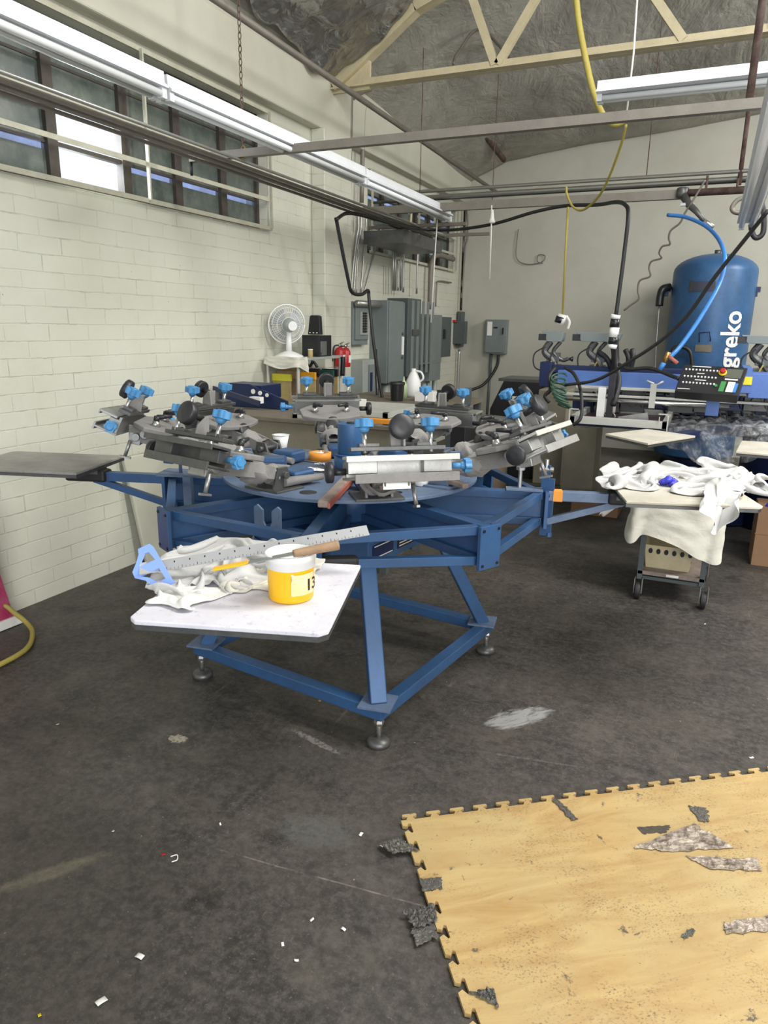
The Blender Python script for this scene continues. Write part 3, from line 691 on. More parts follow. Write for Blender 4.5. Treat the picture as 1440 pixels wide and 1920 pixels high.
for (pts, y, lb) in (([(922, 385), (921, 440), (918, 524)], 6.5, 'white pull cord hanging from the crosswise channel'), ([(820, 412), (814, 500), (808, 605)], 6.85, 'white pull cord hanging from the end of the long lamp')):
    P = [W(a, b, y=y) for a, b in pts]; pipe('pull_cord', P, .006, M['rope'], lb, 'cord')
p = W(923, 405, y=6.5); m = MB(); m.lathe(p+Vector((0,0,.05)), p-Vector((0,0,.06)), [(.008, 0), (.018, .6), (.03, .9), (.02, 1)], 10); single('cord_knot', m, M['rope'], 'white frayed knot on the left pull cord', 'knot')
# wall scribble loop & coiled grey cord, blue hose
pipe('wall_wire', [W(972, 430, y=YB-.02), W(968, 480, y=YB-.02), W(985, 495, y=YB-.02), W(1015, 492, y=YB-.02), W(1022, 480, y=YB-.02), W(1010, 478, y=YB-.02), W(1008, 490, y=YB-.02), W(1018, 494, y=YB-.02)], .006, M['pipegrey'], 'thin loose wire loop on the back wall', 'wire', sm=True)
P = [(1322, 338), (1312, 355), (1298, 378), (1284, 400), (1275, 418), (1258, 432), (1254, 446), (1256, 458), (1242, 462), (1236, 474), (1240, 484), (1222, 490), (1217, 502), (1219, 518), (1200, 526), (1196, 545), (1198, 560), (1183, 572), (1170, 582)]
pipe('coiled_cord', [W(a, b, y=6.4+.02*k) for k, (a, b) in enumerate(P)], .008, M['pipegrey'], 'grey coiled cord stretched down from the conduits to the machine', 'cord', sm=True)
pipe('blue_air_hose', [W(1252, 403, y=6.3), W(1285, 407, y=6.2), W(1320, 422, y=6.0), W(1345, 445, y=5.8), W(1358, 475, y=5.6), W(1357, 505, y=5.5), W(1345, 540, y=5.3), W(1310, 600, y=5.1), W(1275, 650, y=4.95), W(1253, 672, y=4.9)], .014, M['hoseblue'], 'blue air hose arching from the air pipe down to the automatic press', 'hose', sm=True)
t = thing('air_valve', 'brass air valve with red handle at the lower end of the blue hose', 'valve', W(1253, 672, y=4.9))
m = MB(); m.tube([W(1254, 660, y=4.9), W(1245, 680, y=4.9)], .015, 8, False); build('valve_body', m, M['brass'], t)
m = MB(); m.tube([W(1252, 667, y=4.9), W(1270, 681, y=4.88)], .012, 8, False); build('valve_handle', m, M['redwood'], t)
m = MB(); m.tube([W(1245, 680, y=4.9), W(1237, 693, y=4.9)], .015, 8, False); build('hose_tail', m, M['hoseblue'], t)
pipe('machine_cable', [W(1440, 395, y=4.4), W(1400, 445, y=4.5), W(1340, 520, y=4.6), W(1290, 590, y=4.7), W(1240, 638, y=4.8), W(1180, 678, y=4.9), W(1120, 712, y=5.0), W(1060, 722, y=5.1)], .011, M['wire'], 'thin black cable slanting down across the tank to the automatic press', 'cable', sm=True)
pipe('lamp_cord', [W(1402, 400, y=5.2), W(1378, 398, y=5.2), W(1373, 388, y=5.2), W(1385, 374, y=5.2), W(1408, 368, y=5.2)], .014, M['pipegrey'], 'grey lamp cord loop beside the right edge lamp', 'cord', sm=True)
pipe('lamp_cord', [W(1408, 420, y=5.15), W(1412, 440, y=5.15), W(1420, 446, y=5.15), W(1431, 435, y=5.15), W(1432, 400, y=5.15), W(1428, 380, y=5.15)], .016, M['wire'], 'dark lamp cord loop hanging below the right edge lamp', 'cord', sm=True)
# ============================================================ MANUAL SCREEN PRINTING PRESS
PC = Vector((-1.43, 2.83, 0))
press = thing('screen_printing_press', 'large blue manual rotary screen printing press with eight raised print heads', 'printing press', PC)
def P2(a, r, z, tn=0):
    a = R(a); return PC+Vector((r*math.cos(a)-tn*math.sin(a), r*math.sin(a)+tn*math.cos(a), z))
# base frame: a square of box tube on threaded feet
FT = [Vector((-1.015, 2.262, 0)), Vector((-.869, 3.246, 0)), Vector((-1.843, 3.394, 0)), Vector((-1.989, 2.410, 0))]
def outp(p, k): return PC+(p-PC)*k
for i in range(4):
    a, b = outp(FT[i], .995), outp(FT[(i+1) % 4], .995); d = (b-a).normalized()*.028
    m = MB(); m.beam(a-d+Vector((0,0,.142)), b+d+Vector((0,0,.142)), .056, .05); build('base_rail', m, M['blue'], press, .004)
tops = []
for i in range(4):
    a = outp(FT[i], .965)+Vector((0,0,.165)); b = PC+(FT[i]-PC).normalized()*.415+Vector((0,0,.66)); tops.append(b)
    m = MB(); m.beam(a, b, .066, .058); build('leg', m, M['blue'], press, .004)
    m = MB(); m.box(a+Vector((0,0,.006)), (.13, .13, .008), Matrix.Rotation(R(8.5), 3, 'Z')); build('foot_plate', m, M['bluegrey'], press)
    p = FT[i]; m = MB(); m.cyl(p+Vector((0,0,.02)), p+Vector((0,0,.125)), .011, n=10); m.lathe(p+Vector((0,0,.085)), p+Vector((0,0,.11)), [(.018, 0), (.021, .5), (.018, 1)], 6)
    f = build('leveling_foot', m, M['steel'], press)
    m = MB(); m.lathe(p, p+Vector((0,0,.034)), [(.046, 0), (.048, .4), (.040, .8), (.018, 1)], 20); build('foot_pad', m, M['darksteel'], f)
# pedestal box on the legs
rz = math.atan2(tops[0].y-PC.y, tops[0].x-PC.x)
m = MB(); q = [PC+(t-PC)*1.06 for t in tops]; 
m.prism([((p-PC).x, (p-PC).y) for p in q], .11, PC+Vector((0,0,.64))); ped = build('pedestal_box', m, M['blue'], press, .004)
a, b = q[0], q[1]; d = (b-a).normalized(); nrm = Vector((d.y, -d.x, 0))
for (s0, s1, mt) in ((.05, .30, 'navy'), (.36, .62, 'black')):
    m = MB(); L = (b-a).length
    c = a+d*(L*(s0+s1)/2)+nrm*.002+Vector((0,0,.055)); c.z = .698
    m.beam(c-d*(L*(s1-s0)/2), c+d*(L*(s1-s0)/2), .004, .06); l = build('label_plate', m, M[mt], ped); l['label'] = 'dark rating plate'
    m = MB()
    for k in range(4 if mt == 'black' else 2):
        cc = c+nrm*.003; cc.z = .718-.013*k if mt == 'black' else .722-.048*k
        m.beam(cc-d*(L*(s1-s0)*.44), cc+d*(L*(s1-s0)*.44), .002, .004)
    build('label_lines', m, M['paper'], ped)
m = MB(); m.cyl(PC+Vector((0,0,.70)), PC+Vector((0,0,.95)), .12, n=24); build('main_column', m, M['blue'], press)
# eight arms with webs, ring braces and end plates
ANG = [17+45*k for k in range(8)]
for k, a in enumerate(ANG):
    u = P2(a, 1, 0)-PC; s = Vector((-u.y, u.x, 0))
    m = MB(); m.beam(P2(a, .10, .885), P2(a, .86, .885), .05, .034); m.beam(P2(a, .10, .768), P2(a, .86, .768), .05, .034)
    m.beam(P2(a, .10, .826), P2(a, .86, .826), .008, .10)
    ar = build('arm', m, M['blue'], press, .002)
    m = MB(); m.beam(P2(a, .868, .824), P2(a, .884, .824), .105, .165); pl = build('end_plate', m, M['blue'], press, .002)
    m = MB()
    for dx in (-.038, .038):
        for dz in (-.066, .066): m.cyl(P2(a, .884, .824+dz, dx), P2(a, .888, .824+dz, dx), .006, n=8)
    build('bolt_hole', m, M['black'], pl)
    b = ANG[(k+1) % 8]
    for z in (.885, .768):
        p0, p1 = P2(a, .85, z), P2(b, .85, z)
        if z < .8 and a % 360 == 287: p0.z += .032
        if z < .8 and b % 360 == 287: p1.z += .032
        d = (p1-p0).normalized()*.03
        m = MB(); m.beam(p0+d, p1-d, .034, .034); build('ring_brace', m, M['blue'], press, .002)
m = MB(); p0, p1 = P2(-73, .85, .80), P2(-28, .85, .768); m.beam(p0.lerp(p1, .06), p0.lerp(p1, .27), .05, .05); build('rubber_sleeve', m, M['blackrubber'], press, .012)
m = MB(); m.beam(p0.lerp(p1, .30)+Vector((0,-.018,0)), p0.lerp(p1, .335)+Vector((0,-.018,0)), .003, .022); build('white_tag', m, M['paper'], press)
# V notch stop plate below the disk (front)
c = W(572, 972, z=.80)
m = MB(); m.prism([(-.06, -.06), (.06, -.06), (.06, .055), (.045, .065), (.02, .045), (.02, .0), (.01, -.02), (-.01, -.02), (-.02, .0), (-.02, .045), (-.045, .065), (-.06, .055)], .01, P2(-95, .60, .86), (1, 0, 0), (0, 0, 1)); build('notched_stop', m, M['bluegrey'], press)
# registration gates and bolts at the right hand arm
for (a, hh) in ((17, .10),):
    m = MB(); m.beam(P2(a, .87, .92), P2(a, .87, 1.02), .035, .014); build('gate_plate', m, M['blue'], press)
    m = MB(); m.cyl(P2(a, .84, 1.0), P2(a, .90, 1.0), .012, n=8); m.cyl(P2(a, .87, 1.0), P2(a, .87, 1.045), .009, n=8); build('gate_bolt', m, M['steel'], press)
    m = MB(); m.cyl(P2(a, .76, .90, .02), P2(a, .76, .99, .02), .009, n=8); m.cyl(P2(a, .76, .99, .02), P2(a, .76, 1.005, .02), .020, n=6); build('stop_bolt', m, M['alu'], press)
    m = MB(); m.beam(P2(a, .70, .908), P2(a, .86, .908), .07, .006); build('stop_plate', m, M['bluegrey'], press)
m = MB(); m.beam(P2(17, .885, .70), P2(17, .885, .96), .05, .012, up=(0,1,0)); m.cyl(P2(17, .90, .715), P2(17, .90, .695), .014, n=8); build('clamp_strip', m, M['blue'], press)
m = MB(); m.beam(P2(-163, .86, .96), P2(-163, .86, 1.08), .05, .03); build('gate_plate', m, M['blue'], press)
m = MB(); m.beam(P2(-163, .66, .915), P2(-163, .90, .915), .14, .012); m.tube([P2(-163, .80, .92, .02), P2(-163, .80, 1.06, .02)], .008, 6, False); build('stop_plate', m, M['bluegrey'], press)
m = MB(); m.beam(P2(-155, .74, .70), P2(-155, .74, .92), .045, .02); build('strut_plate', m, M['bluegrey'], press)
# platens on their arms
def platen_arm(a, mat, plmat, L0=1.16, L1=1.64, wd=.47, zt=.93, tape=False, mess=True):
    zt0 = zt-.03
    m = MB(); m.beam(P2(a, .885, .885), P2(a, L0+.16, .885), .045, .042); m.beam(P2(a, .885, .765), P2(a, L0+.04, .868), .028, .03)
    ar = build('platen_arm', m, M['bluegrey'] if tape else M['blue'], press, .002)
    m = MB(); m.beam(P2(a, L0-.03, .888), P2(a, L0+.17, .888), .085, .055); s = build('arm_sleeve', m, M['blackrubber'], ar, .012)
    if tape:
        m = MB(); m.beam(P2(a, .905, .886), P2(a, .945, .886), .049, .046); x = build('tape_wrap', m, M['orange'], ar); x['label'] = 'pale orange tape wrap'
    c = .02; h = wd/2
    pts = [(L0, -h+.0), (L1-c, -h), (L1, -h+c), (L1, h-c), (L1-c, h), (L0, h)]
    u = P2(a, 1, 0)-PC; v = Vector((-u.y, u.x, 0))
    m = MB(); m.prism(pts, .012, PC+Vector((0,0,zt-.013)), u, v); p = build('platen', m, M[plmat], press, .003)
    m = MB(); m.prism([(x if x < L1-.03 else x-.003, y*.995) for x, y in pts], .013, PC+Vector((0,0,zt-.0265)), u, v); build('platen_core', m, M['darksteel'], p)
    m = MB(); m.beam(P2(a, L0+.0, zt-.035), P2(a, L0+.34, zt-.035), .09, .02); build('platen_bracket', m, M['darksteel'], p)
    return p
platen_arm(-73, 'blue', 'platen', 1.20, 1.68, .475, .93)
platen_arm(17, 'blue', 'platen_cream', 1.17, 1.70, .475, .93, tape=True)
platen_arm(-163, 'blue', 'platen_grey', 1.20, 1.80, .45, .945)
# carousel disk and centre column
m = MB()
ring = 72; prof = []
pts = [(.57*math.cos(2*PI*i/ring), .57*math.sin(2*PI*i/ring)) for i in range(ring)]
m.prism(pts, .014, PC+Vector((0,0,.945))); disk = build('carousel_disk', m, M['bluegrey'], press, .002)
for a in (-84, -40, -120, 150, 105, 60):
    m = MB(); m.cyl(P2(a, .47, .9585), P2(a, .47, .961), .034 if a == -84 else .02, n=20); build('disk_hole', m, M['black'], disk)
m = MB(); m.cyl(PC+Vector((0,0,.959)), PC+Vector((0,0,1.035)), .075, n=32); m.cyl(PC+Vector((0,0,1.035)), PC+Vector((0,0,1.04)), .079, n=32); build('column_collar', m, M['tankblue'], press)
m = MB(); m.cyl(PC+Vector((0,0,1.04)), PC+Vector((0,0,1.175)), .060, n=32); col = build('center_column', m, M['tankblue'], press, .003)
m = MB(); m.cyl(PC+Vector((0,0,1.175)), PC+Vector((0,0,1.18)), .02, n=12); build('column_bolt', m, M['wire'], col)
# ---- print head, modelled in its own frame: x outward, y tangential, z up
def lobed(r, n=6, d=.22, k=36):
    return [(r*(1-d*.5+d*.5*math.cos(n*2*PI*i/k))*math.cos(2*PI*i/k), r*(1-d*.5+d*.5*math.cos(n*2*PI*i/k))*math.sin(2*PI*i/k)) for i in range(k)]
def knob6(m, T, p, ax, r, h):
    """lobed star knob centred at p, axis ax"""
    ax = Vector(ax).normalized(); u = ax.orthogonal().normalized(); v = ax.cross(u)
    m.prism(lobed(r), h, Vector(p)-ax*h/2, u, v)
    m.lathe(Vector(p)-ax*(h/2+.018), Vector(p)-ax*h/2, [(r*.35, 0), (r*.62, 1)], 14)
    m.lathe(Vector(p)+ax*h/2, Vector(p)+ax*(h/2+.004), [(r*.6, 0), (r*.5, 1)], 14)
def knobr(m, p, ax, r, h):
    ax = Vector(ax).normalized(); m.lathe(Vector(p)-ax*h/2, Vector(p)+ax*h/2, [(r*.9, 0), (r, .12), (r, .85), (r*.9, 1), (r*.3, 1.03)], 26)
def head(a, th, reach=.40, cloth=True, drop=0, roll=0, hr=.47, white=False, side=1, seed=0, alt=0, tilt=0):
    """a: direction in degrees, th: raise angle"""
    r0 = Vector((hr, 0, 1.02))
    B = Matrix.Translation(PC) @ Matrix.Rotation(R(a), 4, 'Z')
    A = B @ Matrix.Translation(r0) @ Matrix.Rotation(-R(th), 4, 'Y')         # arm frame
    K = A @ Matrix.Translation(Vector((reach, 0, .03))) @ Matrix.Rotation(R(roll), 4, 'X') @ Matrix.Rotation(R(th*.25-tilt), 4, 'Y')   # clamp frame
    def mk(T): m = MB(); m.T = T; return m
    # hinge bracket standing on the disk: this is the head's body
    m = mk(B)
    m.box((hr+.0, 0, .963), (.15, .19, .010))
    for y in (-.05, .05): m.prism([(-.05, 0), (.055, 0), (.03, .085), (-.02, .085)], .012, (hr, y+.006, .966), (1,0,0), (0,0,1))
    m.cyl((hr, -.075, 1.02), (hr, .075, 1.02), .014, n=12)
    hd = build('print_head', m, M['darksteel'] if alt or a == -52 else M['bluegrey'], press, .002)
    m = mk(B); m.prism([(-.12, -.055), (.0, -.055), (.0, .055), (-.12, .055)], .055, (hr-.06, 0, .966)); 
    build('spring_housing', m, M['blue'], hd, .012)
    m = mk(B)
    m.cyl((hr-.0, .055, .99), (hr-.20, .075, .985), .020, .014, n=12); build('return_spring', m, M['dust'], hd)
    # lifting arm (two side plates and a dusty casting)
    m = mk(A)
    for y in (-.042, .042): m.prism([(-.02, -.022), (reach-.02, -.035), (reach-.01, .035), (.10, .03), (-.02, .02)], .008, (0, y+.004, 0), (1,0,0), (0,0,1))
    build('lifting_arm', m, M['dust'], hd, .002)
    # fork shaped top plate with ratchet levers
    m = mk(A)
    n = 20; ed = []
    for i in range(n+1):
        t = -1+2*i/n; ed.append((reach-.19-.045*(1-t*t), t*.155))
    ed += [(reach-.10, .165), (reach-.04, .10), (reach-.04, -.10), (reach-.10, -.165)]
    m.prism(ed, .022, (0, 0, .04), (1,0,0), (0,1,0)); build('fork_plate', m, M['dust'], hd, .005)
    for y in (-.085, .085):
        m = mk(A); m.lathe((reach-.13, y, .062), (reach-.13, y, .085), [(.022, 0), (.015, .5), (.013, 1)], 12); lv = build('ratchet_lever', m, M['steel'], hd)
        m = mk(A); e = Vector((reach-.13-.055, y+.05*(1 if y < 0 else -.6), .115))
        m.cyl((reach-.13, y, .083), (reach-.13, y, .105), .013, n=10); m.tube([(reach-.13, y, .10), e], .010, 8, False, (.012, .008)); build('lever_handle', m, M['blackplastic'], lv)
    m = mk(A); knobr(m, (reach-.235, 0, .035), (-.8, 0, .6), .036, .024); m.cyl((reach-.235, 0, .03), (reach-.19, 0, .0), .012, n=10); build('pressure_knob', m, M['blackplastic'], hd)
    # screen clamp: back plate, two flanges, threaded knobs
    m = mk(K)
    m.box((0, 0, .0), (.012, .36, .08)); m.box((.022, -.13, .004), (.04, .10, .045)); m.box((.022, .13, .004), (.04, .10, .045))
    fm = 'alu_white' if white else ('darksteel' if alt == 2 else 'alu'); cl = build('clamp_back_plate', m, M['alu'] if fm != 'darksteel' else M['darksteel'], hd, .002)
    m = mk(K); m.box((.050, 0, .035), (.075, .385, .010)); m.box((.086, 0, .031), (.006, .385, .020)); build('top_flange', m, M['alu_white'] if white else (M['darksteel'] if alt == 2 else M['alu']), cl, .0015)
    m = mk(K); m.prism([(-.01, -.19), (.085, -.165), (.085, .19), (-.01, .19)], .008, (0, 0, -.038), (1,0,0), (0,1,0)); m.box((.086, .012, -.034), (.008, .355, .030)); build('bottom_flange', m, M['darksteel'] if alt == 2 else M['dust'] if a == -52 else M['alu'], cl, .0015)
    m = mk(K); m.box((.0, 0, .064), (.05, .33, .014)); m.box((.0, -.10, .077), (.04, .07, .012)); m.box((.0, .10, .077), (.04, .07, .012)); build('clamp_rail', m, M['darksteel'], cl, .0015)
    for y in (-.115, .115):
        m = mk(K); m.cyl((.012, y, .05), (.012, y, .125), .0085, n=10); st = build('clamp_screw', m, M['steel'], hd)
        m = mk(K); knob6(m, None, (.012, y, .150), (0, 0, 1), .035, .026); x = build('tension_knob', m, M['knobblue'], st)
    m = mk(K); m.prism([(-.03, -.0), (.03, .0), (.03, .03), (.0, .07), (-.012, .07)], .008, (0, .022, .070), (1,0,0), (0,0,1)); m.box((-.005, .0, .105), (.012, .045, .07)); build('knob_bracket', m, M['dust'], hd, .002)
    m = mk(K); m.cyl((-.005, .0, .128), (.055, .0, .133), .012, n=12); knobr(m, (.066, .0, .134), (1, 0, .1), .042, .03); build('height_knob', m, M['blackplastic'], hd)
    m = mk(K); m.cyl((.01, .19, .0), (.01, .235, .0), .01, n=10); knob6(m, None, (.01, .245, 0), (0, 1, 0), .026, .022); build('side_knob', m, M['knobblue'], hd)
    m = mk(K); m.cyl((.0, -.18, -.01), (.0, -.225, -.01), .012, n=10); knobr(m, (.0, -.235, -.01), (0, -1, 0), .036, .024); build('side_knob', m, M['blackplastic'], hd)
    m = mk(A); m.cyl((reach-.05, -.07, -.01), (reach-.05, .07, -.01), .018, n=12); m.cyl((reach-.09, -.09, .015), (reach-.09, -.05, .015), .02, n=10); m.cyl((reach-.09, .05, .015), (reach-.09, .09, .015), .02, n=10); m.box((reach-.045, 0, -.02), (.05, .10, .05)); build('pivot_block', m, M['steel'] if white else M['alu'], hd, .002)
    m = mk(A); m.tube([(reach-.03, .06, -.03), (reach-.02, .065, -.10)], .008, 8, False); m.box((reach-.02, .065, -.105), (.05, .012, .008)); build('wing_bolt', m, M['alu'], hd)
    if cloth:
        m = mk(A); random.seed(seed+int(a))
        def fn(u, v):
            an = 2*PI*v; x = .02+(reach-.22)*u; rr = .048+.014*math.sin(u*9+seed)+.018*noise.noise(Vector((u*5, math.cos(an)*1.3, math.sin(an)*1.3+seed)))+.008*noise.noise(Vector((u*22, math.cos(an)*4, math.sin(an)*4)))
            return Vector((x, math.cos(an)*rr*1.1, math.sin(an)*rr*.8-.005))
        m.grid(fn, 28, 25); build('dust_cover', m, M['cloth_grey'], hd)
    return hd
HEADS = [(-52, 15, .37, 0, True), (-104, 14, .40, 0, False), (-152, 13, .52, 4, False), (174, 12, .40, 0, False), (126, 16, .38, 0, False), (80, 10, .38, 0, False), (34, 17, .38, 0, False), (-8, 16, .43, 0, True)]
for i, (a, th, rc, rl, wh) in enumerate(HEADS): head(a, th, rc-(.04 if i == 0 else 0), True, 0, rl, .51 if i == 0 else .47, wh, seed=i*3, alt=(0, 2, 0, 2, 1, 1, 0, 0)[i], tilt=(0, 8, 16, 0, 0, 0, 18, 18)[i])
# ---------------------------------------------------------- things lying on the press
def zon(px, py, z): return W(px, py, z=z)
ZD = .960; ZP = .9305
c = zon(600, 862, ZD)
t = thing('masking_tape_roll', 'roll of orange masking tape with crumpled paper in its core on the blue disk', 'tape roll', c)
m = MB(); m.lathe(c, c+Vector((0,0,.038)), [(.036, 0), (.055, 0), (.055, 1), (.036, 1), (.036, 0)], 36, False); build('tape', m, M['orange'], t)
m = MB(); m.lathe(c+Vector((0,0,.002)), c+Vector((0,0,.037)), [(.034, 0), (.0362, 0), (.0362, 1), (.034, 1), (.034, 0)], 36, False); build('cardboard_core', m, M['tan'], t)
m = MB(); m.grid(lambda u, v: c+Vector((.03*math.cos(2*PI*u)*v, .03*math.sin(2*PI*u)*v, .042-.016*v+.016*noise.noise(Vector((math.cos(2*PI*u)*v*2.2, math.sin(2*PI*u)*v*2.2, 3))))), 20, 8, False)
single('crumpled_paper', m, M['paper'], 'crumpled white paper stuffed inside the orange tape roll', 'paper')
def cup(px, py, z, r, h, mat, label, rim=True, name='paper_cup', r2=None):
    c = zon(px, py, z); t = thing(name, label, 'cup', c); r2 = r2 or r*.62
    m = MB(); m.lathe(c, c+Vector((0,0,h)), [(r2*.9, 0), (r2, .02), (r, .97), (r*.95, .97), (r2*.9, .04), (.001, .04)], 28, False); build('cup_wall', m, M[mat], t)
    if rim: m = MB(); m.lathe(c+Vector((0,0,h*.95)), c+Vector((0,0,h)), [(r*.99, 0), (r*1.05, .3), (r*1.05, .8), (r*.96, 1)], 28, False); build('rim', m, M['whiteplastic'], t)
    return t
cup(527, 846, ZD, .043, .088, 'whiteplastic', 'white foam cup standing on the disk behind the front left head')
cup(614, 838, ZD, .052, .085, 'bluegrey', 'translucent bluish tub with a wide white rim behind the tape roll', name='plastic_tub', r2=.04)
# yellow jar with black lid
c = zon(878, 860, ZD)
t = thing('ink_jar', 'small yellow ink jar with black lid between front and right heads', 'jar', c)
m = MB(); m.cyl(c, c+Vector((0,0,.055)), .042, n=28); build('jar_body', m, M['yellow'], t, .003)
m = MB(); m.cyl(c+Vector((0,0,.056)), c+Vector((0,0,.074)), .044, n=28); build('lid', m, M['black'], t, .003)
m = MB()
for k in range(5): m.beam(c+Vector((-.018+.008*k, -.0425, .02+.004*(k % 2))), c+Vector((-.014+.008*k, -.0425, .036)), .001, .003)
build('handwriting', m, M['black'], t)
# lying squeegee by the front head
a = zon(605, 942, ZD+.03); b = zon(668, 882, ZD+.03); a.z = ZD+.022; b.z = ZD+.035
t = thing('squeegee', 'short worn wooden squeegee with red rubber edge lying over the disk edge', 'squeegee', (a+b)/2)
m = MB(); m.beam(a, b, .04, .026); build('wooden_handle', m, M['woodgrey'], t, .006)
sd = (b-a).normalized().cross(Vector((0,0,1)))*.022
m = MB(); m.beam(a+sd-Vector((0,0,.004)), b+sd-Vector((0,0,.004)), .010, .022); build('rubber_blade', m, M['redwood'], t, .002)
# tissue scraps & allen keys
for i, (px, py, w_, lb) in enumerate(((585, 880, .045, 'torn white paper scrap on the disk in front of the tape roll'), (603, 884, .06, 'cream folded paper strip on the disk'), (600, 872, .03, 'small crumpled white scrap on the disk'))):
    c = zon(px, py, ZD+.002); m = MB()
    m.grid(lambda u, v: c+Vector(((u-.5)*w_*1.6, (v-.5)*w_*.5+(u-.5)*w_*.3, .004+.012*abs(noise.noise(Vector((u*4, v*4, i)))))), 10, 6, False); single('paper_scrap', m, M['paper'], lb, 'paper', solid=.001)
for i, (q0, q1, q2, lb) in enumerate((((530, 858), (600, 868), (608, 872), 'thin steel hex key on the disk left of the tape'), ((515, 905), (560, 900), (564, 892), 'bent steel hex key at the left edge of the disk'))):
    m = MB(); m.tube([zon(*q0, ZD+.004), zon(*q1, ZD+.004), zon(*q2, ZD+.004)], .0035, 6, False); single('hex_key', m, M['steel'], lb, 'tool')
a = zon(822, 895, .985); b = zon(874, 912, .985)
m = MB(); m.beam(a, b, .03, .022); single('wooden_stick', m, M['woodgrey'], 'short grey wooden stick lying right of the front head', 'stick', bevel=.006)
cc = zon(790, 905, ZD+.01); m = MB(); m.lathe(cc-Vector((0,0,.01)), cc+Vector((0,0,.03)), [(.025, 0), (.04, 1), (.037, 1), (.022, .1), (.001, .1)], 24, False); single('small_dish', m, M['whiteplastic'], 'small white dish below the front print head', 'dish')
# ---- front platen: cloths, T-square, spatula, bucket
import numpy as np
def cloth_sim(P, rest, z0, steps=90, iters=6, fric=.55, seed=0, stiff=.35, fix=None):
    """small position based cloth solver: P (n, m, 3) start grid, rest = rest length of one cell"""
    rng = np.random.RandomState(seed); V = np.zeros_like(P); n, m = P.shape[:2]
    def con(A, B, L, k, push=False):
        d = B-A; l = np.sqrt((d*d).sum(-1, keepdims=True))+1e-9; f = 1-L/l
        if push: f = np.minimum(f, 0)
        c = d*f*.5*k; A += c; B -= c
    for s in range(steps):
        V[..., 2] -= .0011; V *= .93; Q = P+V
        for it in range(iters):
            for o in (0, 1):
                con(Q[o:n-1:2], Q[o+1:n:2], rest, .95) if (n-o) % 2 == 0 else con(Q[o:n-1:2], Q[o+1::2][:len(Q[o:n-1:2])], rest, .95)
                a = Q[:, o:m-1:2]; b = Q[:, o+1::2][:, :a.shape[1]]; con(a, b, rest, .95)
                a = Q[o:n-1:2, :-1]; b = Q[o+1::2, 1:][:a.shape[0]]; con(a, b, rest*1.4142, stiff)
                a = Q[o:n-1:2, 1:]; b = Q[o+1::2, :-1][:a.shape[0]]; con(a, b, rest*1.4142, stiff)
            for st, kk, ff in ((2, .6, .97), (4, .5, .90), (6, .25, .80)):
                for o in range(2*st):
                    a = Q[o:n-st:2*st]; b = Q[o+st::2*st][:a.shape[0]]; a = a[:b.shape[0]]; con(a, b, rest*st*ff, kk, True)
                    a = Q[:, o:m-st:2*st]; b = Q[:, o+st::2*st][:, :a.shape[1]]; a = a[:, :b.shape[1]]; con(a, b, rest*st*ff, kk, True)
            low = Q[..., 2] < z0
            Q[..., 2] = np.maximum(Q[..., 2], z0)
            Q[low, :2] = Q[low, :2]*(1-fric)+P[low, :2]*fric
        V = Q-P; sp = np.sqrt((V*V).sum(-1, keepdims=True)); V *= np.minimum(1, .012/(sp+1e-9)); P = P+V
    return P
def cloth_pile(poly, z0, h, seed, name, mat, label, cat='cloth', N=58, squeeze=1.38, zfn=None, steps=90):
    """a sheet larger than its outline is pushed into the outline and settles into folds"""
    cx = sum(p[0] for p in poly)/len(poly); cy = sum(p[1] for p in poly)/len(poly)
    sp_ = spline([Vector((p[0], p[1], 0)) for p in poly]+[Vector((poly[0][0], poly[0][1], 0))], 8)
    P = np.zeros((N, N, 3)); per = 0
    for j in range(N):
        for i in range(N):
            a, b = 2*i/(N-1)-1, 2*j/(N-1)-1; r_ = max(abs(a), abs(b)); an = math.atan2(b, a)/(2*PI) % 1.0
            k = an*(len(sp_)-1); q = min(int(k), len(sp_)-2); o = sp_[q].lerp(sp_[q+1], k-q)
            x = cx+(o.x-cx)*r_; y = cy+(o.y-cy)*r_
            v = Vector((x*8+seed, y*8, seed)); v2 = Vector((x*15, y*15+seed, 3))
            x += .018*noise.noise(v+Vector((7, 0, 0))); y += .018*noise.noise(v+Vector((0, 9, 0)))
            P[j, i] = (x, y, z0+.006+h*(.35+1.3*abs(noise.noise(v)))*(1-.6*r_**4)+.010*noise.noise(v2))
    dx = np.sqrt(((P[:, 1:]-P[:, :-1])[..., :2]**2).sum(-1)).mean(); dy = np.sqrt(((P[1:]-P[:-1])[..., :2]**2).sum(-1)).mean()
    P = cloth_sim(P, .5*(dx+dy)*squeeze, z0+.003, steps=steps, seed=seed)
    if zfn:
        for j in range(N):
            for i in range(N): P[j, i, 2] = zfn(P[j, i, 0], P[j, i, 1], P[j, i, 2])
    m = MB(); m.add([tuple(P[j, i]) for j in range(N) for i in range(N)], [(j*N+i, j*N+i+1, (j+1)*N+i+1, (j+1)*N+i) for j in range(N-1) for i in range(N-1)], True)
    o = single(name, m, mat, label, cat, solid=.0025)
    b = o.modifiers.new('u', 'SUBSURF'); b.levels = 1; b.render_levels = 1
    return o
RA = W(262, 1068, y=1.36); RB = W(690, 994, y=1.72)
def under_rule(x, y, z):
    d_ = RB-RA; t_ = max(0, min(1, ((x-RA.x)*d_.x+(y-RA.y)*d_.y)/(d_.x**2+d_.y**2))); q_ = RA+d_*t_
    ds = math.hypot(x-q_.x, y-q_.y); lim = q_.z-.012+max(0, ds-.03)*.8
    if (y-q_.y) < 0: lim = q_.z-.022+max(0, ds-.05)*.2
    return min(z, max(lim, .94))
def pz(L, z): return [tuple(W(x, y, z=z)[:2]) for x, y in L]
